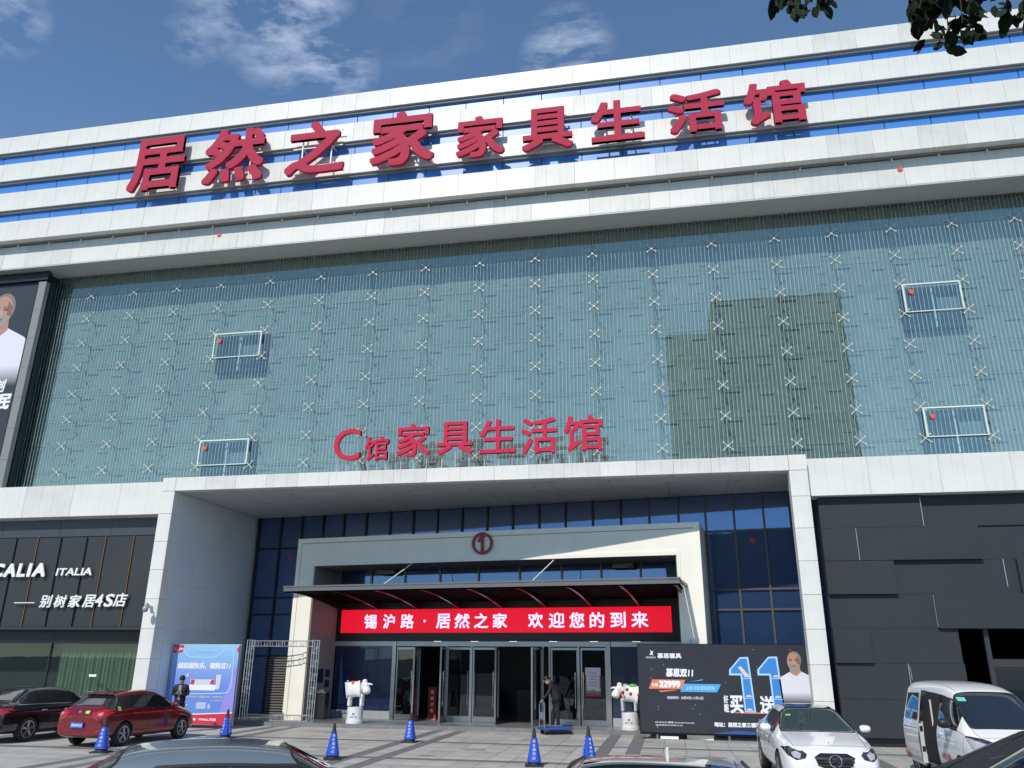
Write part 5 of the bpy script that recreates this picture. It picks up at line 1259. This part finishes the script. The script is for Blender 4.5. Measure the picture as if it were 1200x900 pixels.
# sliding door pushed back over the rear side (right side of the van = -y)
def slab_on(nm,poly,off,m,par,th=.04):
    return decal(nm,poly,bv,'y',-1,off,m,par,.08)
sdoor=slab_on('sliding_door',[(-.64,.30),(-1.62,.30),(-1.70,1.10),(-1.62,1.78),(-.70,1.80),(-.62,1.10)],.10,vp_,a)
slab_on('sliding_door_window',[(-.72,1.16),(-1.58,1.16),(-1.52,1.68),(-.76,1.70)],.115,glass_dark,sdoor)
MB().box(-.655,-.62,-.93,-.84,.32,1.10).build('door_edge',mat('door_edge_white',(.55,.55,.55),.5),sdoor)
for z in (.55,.95): MB().box(-.615,-.605,-.92,-.86,z,z+.1).build('door_latch',car_black_trim,sdoor)
slab_on('door_stripe',[(-.66,.98),(-1.66,.98),(-1.66,1.0),(-.66,1.0)],.125,M['grille_dot'],sdoor)
slab_on('door_decal',[(-1.45,.36),(-1.66,.36),(-1.66,.62)],.125,rp,sdoor)
slab_on('door_decal',[(1.05,.30),(1.22,.30),(.80,.66),(.76,.66)],.012,rp,a); slab_on('door_decal',[(.86,.46),(.78,.62),(.42,.62),(.42,.56)],.012,mat('decal_faded_red',(.62,.28,.26),.5),a)
slab_on('door_decal',[(.75,.92),(.86,1.08),(.62,1.08)],.012,mat('decal_blue_grey',(.25,.40,.58),.5),a)
slab_on('side_rail',[(-1.9,1.005),(-1.72,1.005),(-1.72,1.02),(-1.9,1.02)],.010,car_black_trim,a)
MB().box(-.55,.20,-.78,-.30,.40,.52).box(-.55,-.45,-.78,-.30,.52,1.2).build('van_seat',mat('seat_grey',(.20,.19,.18),.8),a)
MB().tube([(-.1,-.80,.45),(-.05,-.80,1.6)],.02,6).build('grab_pole',mat('pole_cream',(.6,.56,.48),.5),a)
MB().tube([(-1.9,-.55,1.95),(-1.96,-.55,2.25)],.006,5).build('roof_aerial',alu,a)
handles(bv,parts,a,(.40,),.98,vp_)
MB().tube([(1.45,-.5,1.22),(1.35,.2,1.28)],.012,5).build('wiper',car_black_trim,a)
MB().box(.72,.74,-.2,.25,1.64,1.72).build('sun_visor',mat('visor_green',(.10,.28,.24),.3),a)
decal('windscreen_sticker',[(-.58,1.62),(-.44,1.62),(-.44,1.69),(-.58,1.69)],bv,'x',1,.008,mat('sticker_teal',(.15,.55,.45),.5),a,.04)
# ---- grey car near, bottom left
gp=paint('car_grey_paint',(.17,.21,.24),.3,metal=.25)
SED2=[(k,x*1.06,hw*1.02,zs*1.05,zb*1.09,hwb*1.02,zt*1.09,hwt*1.08) for (k,x,hw,zs,zb,hwb,zt,hwt) in SED]
a,bv,parts=make_car('grey_saloon','dark blue grey saloon whose roof fills the bottom left corner',SED2,(-3.85,8.0,0),R(30),gp,(1.54,-1.52),.335,None,.925)
mirrors(a,.66,.92,1.12,gp)
# ---- pale car near, bottom middle
sp_=paint('car_silver_paint',(.62,.63,.60),.3)
SUV=[(k,x*1.02,hw*1.03,zs*1.1,zb*1.13,hwb*1.03,zt*1.13+.01,hwt*1.12) for (k,x,hw,zs,zb,hwb,zt,hwt) in HAT]
a,bv,parts=make_car('silver_suv','pale silver car whose roof edge with a small aerial shows at the bottom middle',SUV,(-.14,6.72,0),PI/2-.02,sp_,(1.34,-1.33),.35,None,.925)
decal('panoramic_glass',[(-.66,-.50),(-.66,.50),(-1.15,.50),(-1.15,-.50)],bv,'z',1,.006,glass_dark,a,.06)
MB().tube([(-.28,-.06,1.68),(-.31,-.06,1.745)],[.014,.010],6).build('roof_aerial',white_letter,a); mirrors(a,.80,.88,1.18,sp_)
for sd in (-1,1): tubes_on(bv,[(.15,sd*.60),(-.4,sd*.62),(-1.1,sd*.60)],'z',1,.014,M['black_metal'],'roof_rail',a,.02)
# ---- black car near, bottom right
a,bv,parts=make_car('black_suv','glossy black car with a red sticker in its side window in the bottom right corner',SUV,(4.0,10.25,0),PI-.10,bpaint,(1.34,-1.33),.35,None,.925)
mirrors(a,.80,.88,1.18,bpaint)
for sd in (-1,1): tubes_on(bv,[(1.1,1.13),(.85,1.28),(.55,1.44),(.22,1.55),(-.3,1.61),(-1.0,1.59),(-1.5,1.50)],'y',sd,.012,chrome,'window_chrome',a)
decal('window_sticker',[(.22,1.22),(.32,1.20),(.40,1.26),(.40,1.34),(.32,1.39),(.22,1.36),(.16,1.29)],bv,'y',1,.008,mat('sticker_red',(.55,.03,.06),.5),a,.03)
decal('window_sticker',[(.28,1.26),(.34,1.30),(.28,1.34),(.22,1.30)],bv,'y',1,.012,mat('sticker_pale',(.6,.62,.75),.5),a,.03)

# ============================================================ TREE OVER THE CAMERA
tree=root('street_tree','leafy branches hanging into the top right corner, near the viewer','tree',(4.9,2.0,0))
TL=Vector((4.9,2.0,0))
MB().tube([Vector(p)-TL for p in ((4.9,2,-.1),(4.85,2.0,1.5),(4.95,2.1,3.2),(4.9,2.3,5.0),(4.8,2.6,7.0),(4.9,2.7,9.0))],[.24,.19,.16,.13,.09,.04],10).build('trunk',bark,tree,smooth=True)
leafm=[mat('leaf_green_%d'%k,c,.75,spec=.2) for k,c in enumerate(((.013,.026,.010),(.018,.034,.012),(.010,.021,.008)))]
def leafmesh(s,m,nm='leaf'):
    pts=[(0,0,0),(.26,.25,.03),(.34,.5,.045),(.24,.78,.03),(0,1.05,-.03),(-.24,.78,.03),(-.34,.5,.045),(-.26,.25,.03),(0,.5,0)]
    me=bpy.data.meshes.new(nm); me.from_pydata([(p[0]*s,p[1]*s,p[2]*s) for p in pts],[],[(0,1,8),(1,2,8),(2,3,8),(3,4,8),(4,5,8),(5,6,8),(6,7,8),(7,0,8)]); me.materials.append(m); return me
lms=[leafmesh(s,m) for s in (.085,.105,.12) for m in leafm]
def P3(px,py,d): return Vector((0,0,CAM_H))+pixdir(px,py)*d
rr=random.Random(11)
nleaf=0
clusters=[((1105,-10),6.2,(1068,1148,-40,66),170),((940,-25),6.4,(902,975,-50,16),52),((1190,-20),5.9,(1166,1212,-40,32),32)]
for (cx,cy),d,(xa,xb,ya,yb),n in clusters:
    base=P3(cx,cy-60,d); 
    hub=Vector((4.85,2.4,5.6+rr.uniform(-.3,.6)))
    mid=hub.lerp(base,.55)+Vector((0,0,.35)); MB().tube([hub-TL,mid-TL,base-TL],[.05,.03,.014],7).build('branch',bark,tree,smooth=True)
    for k in range(7):
        tip=P3(rr.uniform(xa+8,xb-8),rr.uniform(ya+10,yb-14),d+rr.uniform(-.25,.25)); m_=base.lerp(tip,.5)+Vector((rr.uniform(-.04,.04),0,.03)); MB().tube([base-TL,m_-TL,tip-TL],[.010,.006,.003],5).build('twig',bark,tree)
    for k in range(n):
        u=rr.random(); px=rr.uniform(xa,xb); lim=yb
        if (cx==1105): # drooping outline: deeper in the middle and left tip
            lim=24+46*math.exp(-((px-1113)/24)**2)+ (30 if px<1085 and rr.random()<.25 else 0)
        if cx==940: lim=8+12*math.exp(-((px-945)/20)**2)
        py=rr.uniform(-16,lim-4)
        o=bpy.data.objects.new('leaf',rr.choice(lms)); link(o,tree); o.location=P3(px,py,d+rr.uniform(-.3,.3))-TL
        o.rotation_euler=(rr.uniform(-2.6,-1.2),rr.uniform(-.7,.7),rr.uniform(0,2*PI)); s=rr.uniform(.68,1.05); o.scale=(s,s,s); nleaf+=1
# the rest of the crown, above and beside the frame
V=[];F=[]
for k in range(5200):
    t=rr.random(); c=Vector((4.6,2.0,8.0))+Vector((rr.gauss(0,1.6),rr.gauss(-.6,1.5),rr.gauss(0,1.1)))
    vv=c-Vector((0,0,CAM_H)); 
    dz=vv.dot(fw)
    if dz>.1:
        px=600+F_PX*vv.dot(r2)/dz; py=450-F_PX*vv.dot(u2)/dz
        if -40<px<1240 and -30<py<940: continue
    e=Quaternion((rr.uniform(-1,1),rr.uniform(-1,1),rr.uniform(-1,1),rr.uniform(-1,1))).normalized(); b=len(V)
    s=rr.uniform(.09,.15)
    for p in ((0,0,0),(.34,.5,.03),(0,1.05,0),(-.34,.5,.03)): V.append(c-TL+e@(Vector(p)*s))
    F.append((b,b+1,b+2,b+3))
mesh_obj('crown',V,F,leafm[0],tree,kind='stuff')
for k in range(8):
    a_=k*.8; MB().tube([Vector((0,.3,4.8+k*.25)),Vector((math.cos(a_)*.9,.2+math.sin(a_)*.8,5.8+k*.2)),Vector((math.cos(a_)*1.7,.1+math.sin(a_)*1.5,6.4+k*.22))],[.06,.035,.012],6).build('limb',bark,tree)

# ============================================================ ACROSS THE STREET, BEHIND THE CAMERA (seen in the glass)
stone=mat('tower_render',(.13,.15,.15),.7,noise=.1,scale=.2); win=mat('tower_window',(.03,.04,.05),.15)
def block(name,label,x0,x1,y0,y1,h,fl,bay,m):
    r_=root(name,label,'building',((x0+x1)/2,y1,0)); cx=(x0+x1)/2
    MB().box(x0-cx,x1-cx,y0-y1,0,0,h).build('wall',m,r_); MB().box(x0-cx-.2,x1-cx+.2,y0-y1-.2,.2,h,h+.8).build('parapet',m,r_)
    n=int((x1-x0)/bay); 
    for j in range(int(h/fl)):
        mb=MB()
        for i in range(n): a_=x0-cx+(i+.2)*bay; mb.box(a_,a_+bay*.6,-.05,.05,j*fl+1,j*fl+fl-.5)
        mb.build('window_row',win,r_)
    return r_
block('office_tower','tall dark tower across the street, seen only as a reflection in the glass facade',7.2,22.5,-62,-40,44.5,3.3,2.6,stone)
block('office_tower','lower dark wing beside the tower, seen only as a reflection in the glass facade',1.4,7.0,-60,-42,41,3.3,2.4,stone)
block('office_block','low dark block across the street, seen only as a reflection in the navy glazing',-24,1.2,-75,-58,19,3.4,3,stone)
block('office_block','long low dark building across the street on the far left of the reflection',-70,-25,-90,-70,7.2,3.4,4,stone)
def bg_tree(x,y,h,seed,lab):
    r_=root('street_tree',lab,'tree',(x,y,0),0,'trees across the street'); q=random.Random(seed)
    MB().tube([(0,0,0),(.1,0,h*.35),(0,.1,h*.7)],[.22,.16,.06],7).build('trunk',bark,r_)
    for k in range(5): a_=k*1.3; MB().tube([(.08,0,h*.33+k*.2),(math.cos(a_)*h*.2,math.sin(a_)*h*.2,h*.6)],[.08,.03],5).build('limb',bark,r_)
    V=[];F=[]
    cl=[(q.gauss(0,h*.17),q.gauss(0,h*.17),h*.68+q.gauss(0,h*.13)) for _ in range(16)]
    for k in range(2400):
        c0=q.choice(cl); c=Vector(c0)+Vector((q.gauss(0,h*.055),q.gauss(0,h*.055),q.gauss(0,h*.05))); e=Quaternion((q.uniform(-1,1),q.uniform(-1,1),q.uniform(-1,1),q.uniform(-1,1))).normalized(); s=q.uniform(.14,.3); b=len(V)
        for p in ((0,0,0),(.34,.5,.03),(0,1.05,0),(-.34,.5,.03)): V.append(c+e@(Vector(p)*s))
        F.append((b,b+1,b+2,b+3))
    mesh_obj('crown',V,F,leafm[q.randrange(3)],r_,kind='stuff')
for i,(x,y,h) in enumerate(((-34,-30,8.5),(-28,-26,7.2),(-21,-29,8),(-14,-24,6.0),(-8,-27,6.6),(8,-24,7.5),(16,-22,7),(24,-26,8),(-44,-30,8),(-2,-30,7))): bg_tree(x,y,h,40+i,'leafy street tree across the road, a reflection only, '+('far left one','tall one left of the dark block','mid sized left one','smallest left one','one opposite the doors','one at the foot of the tower','one right of the tower foot','tall far right one','leftmost of all','one opposite the cream portal')[i])
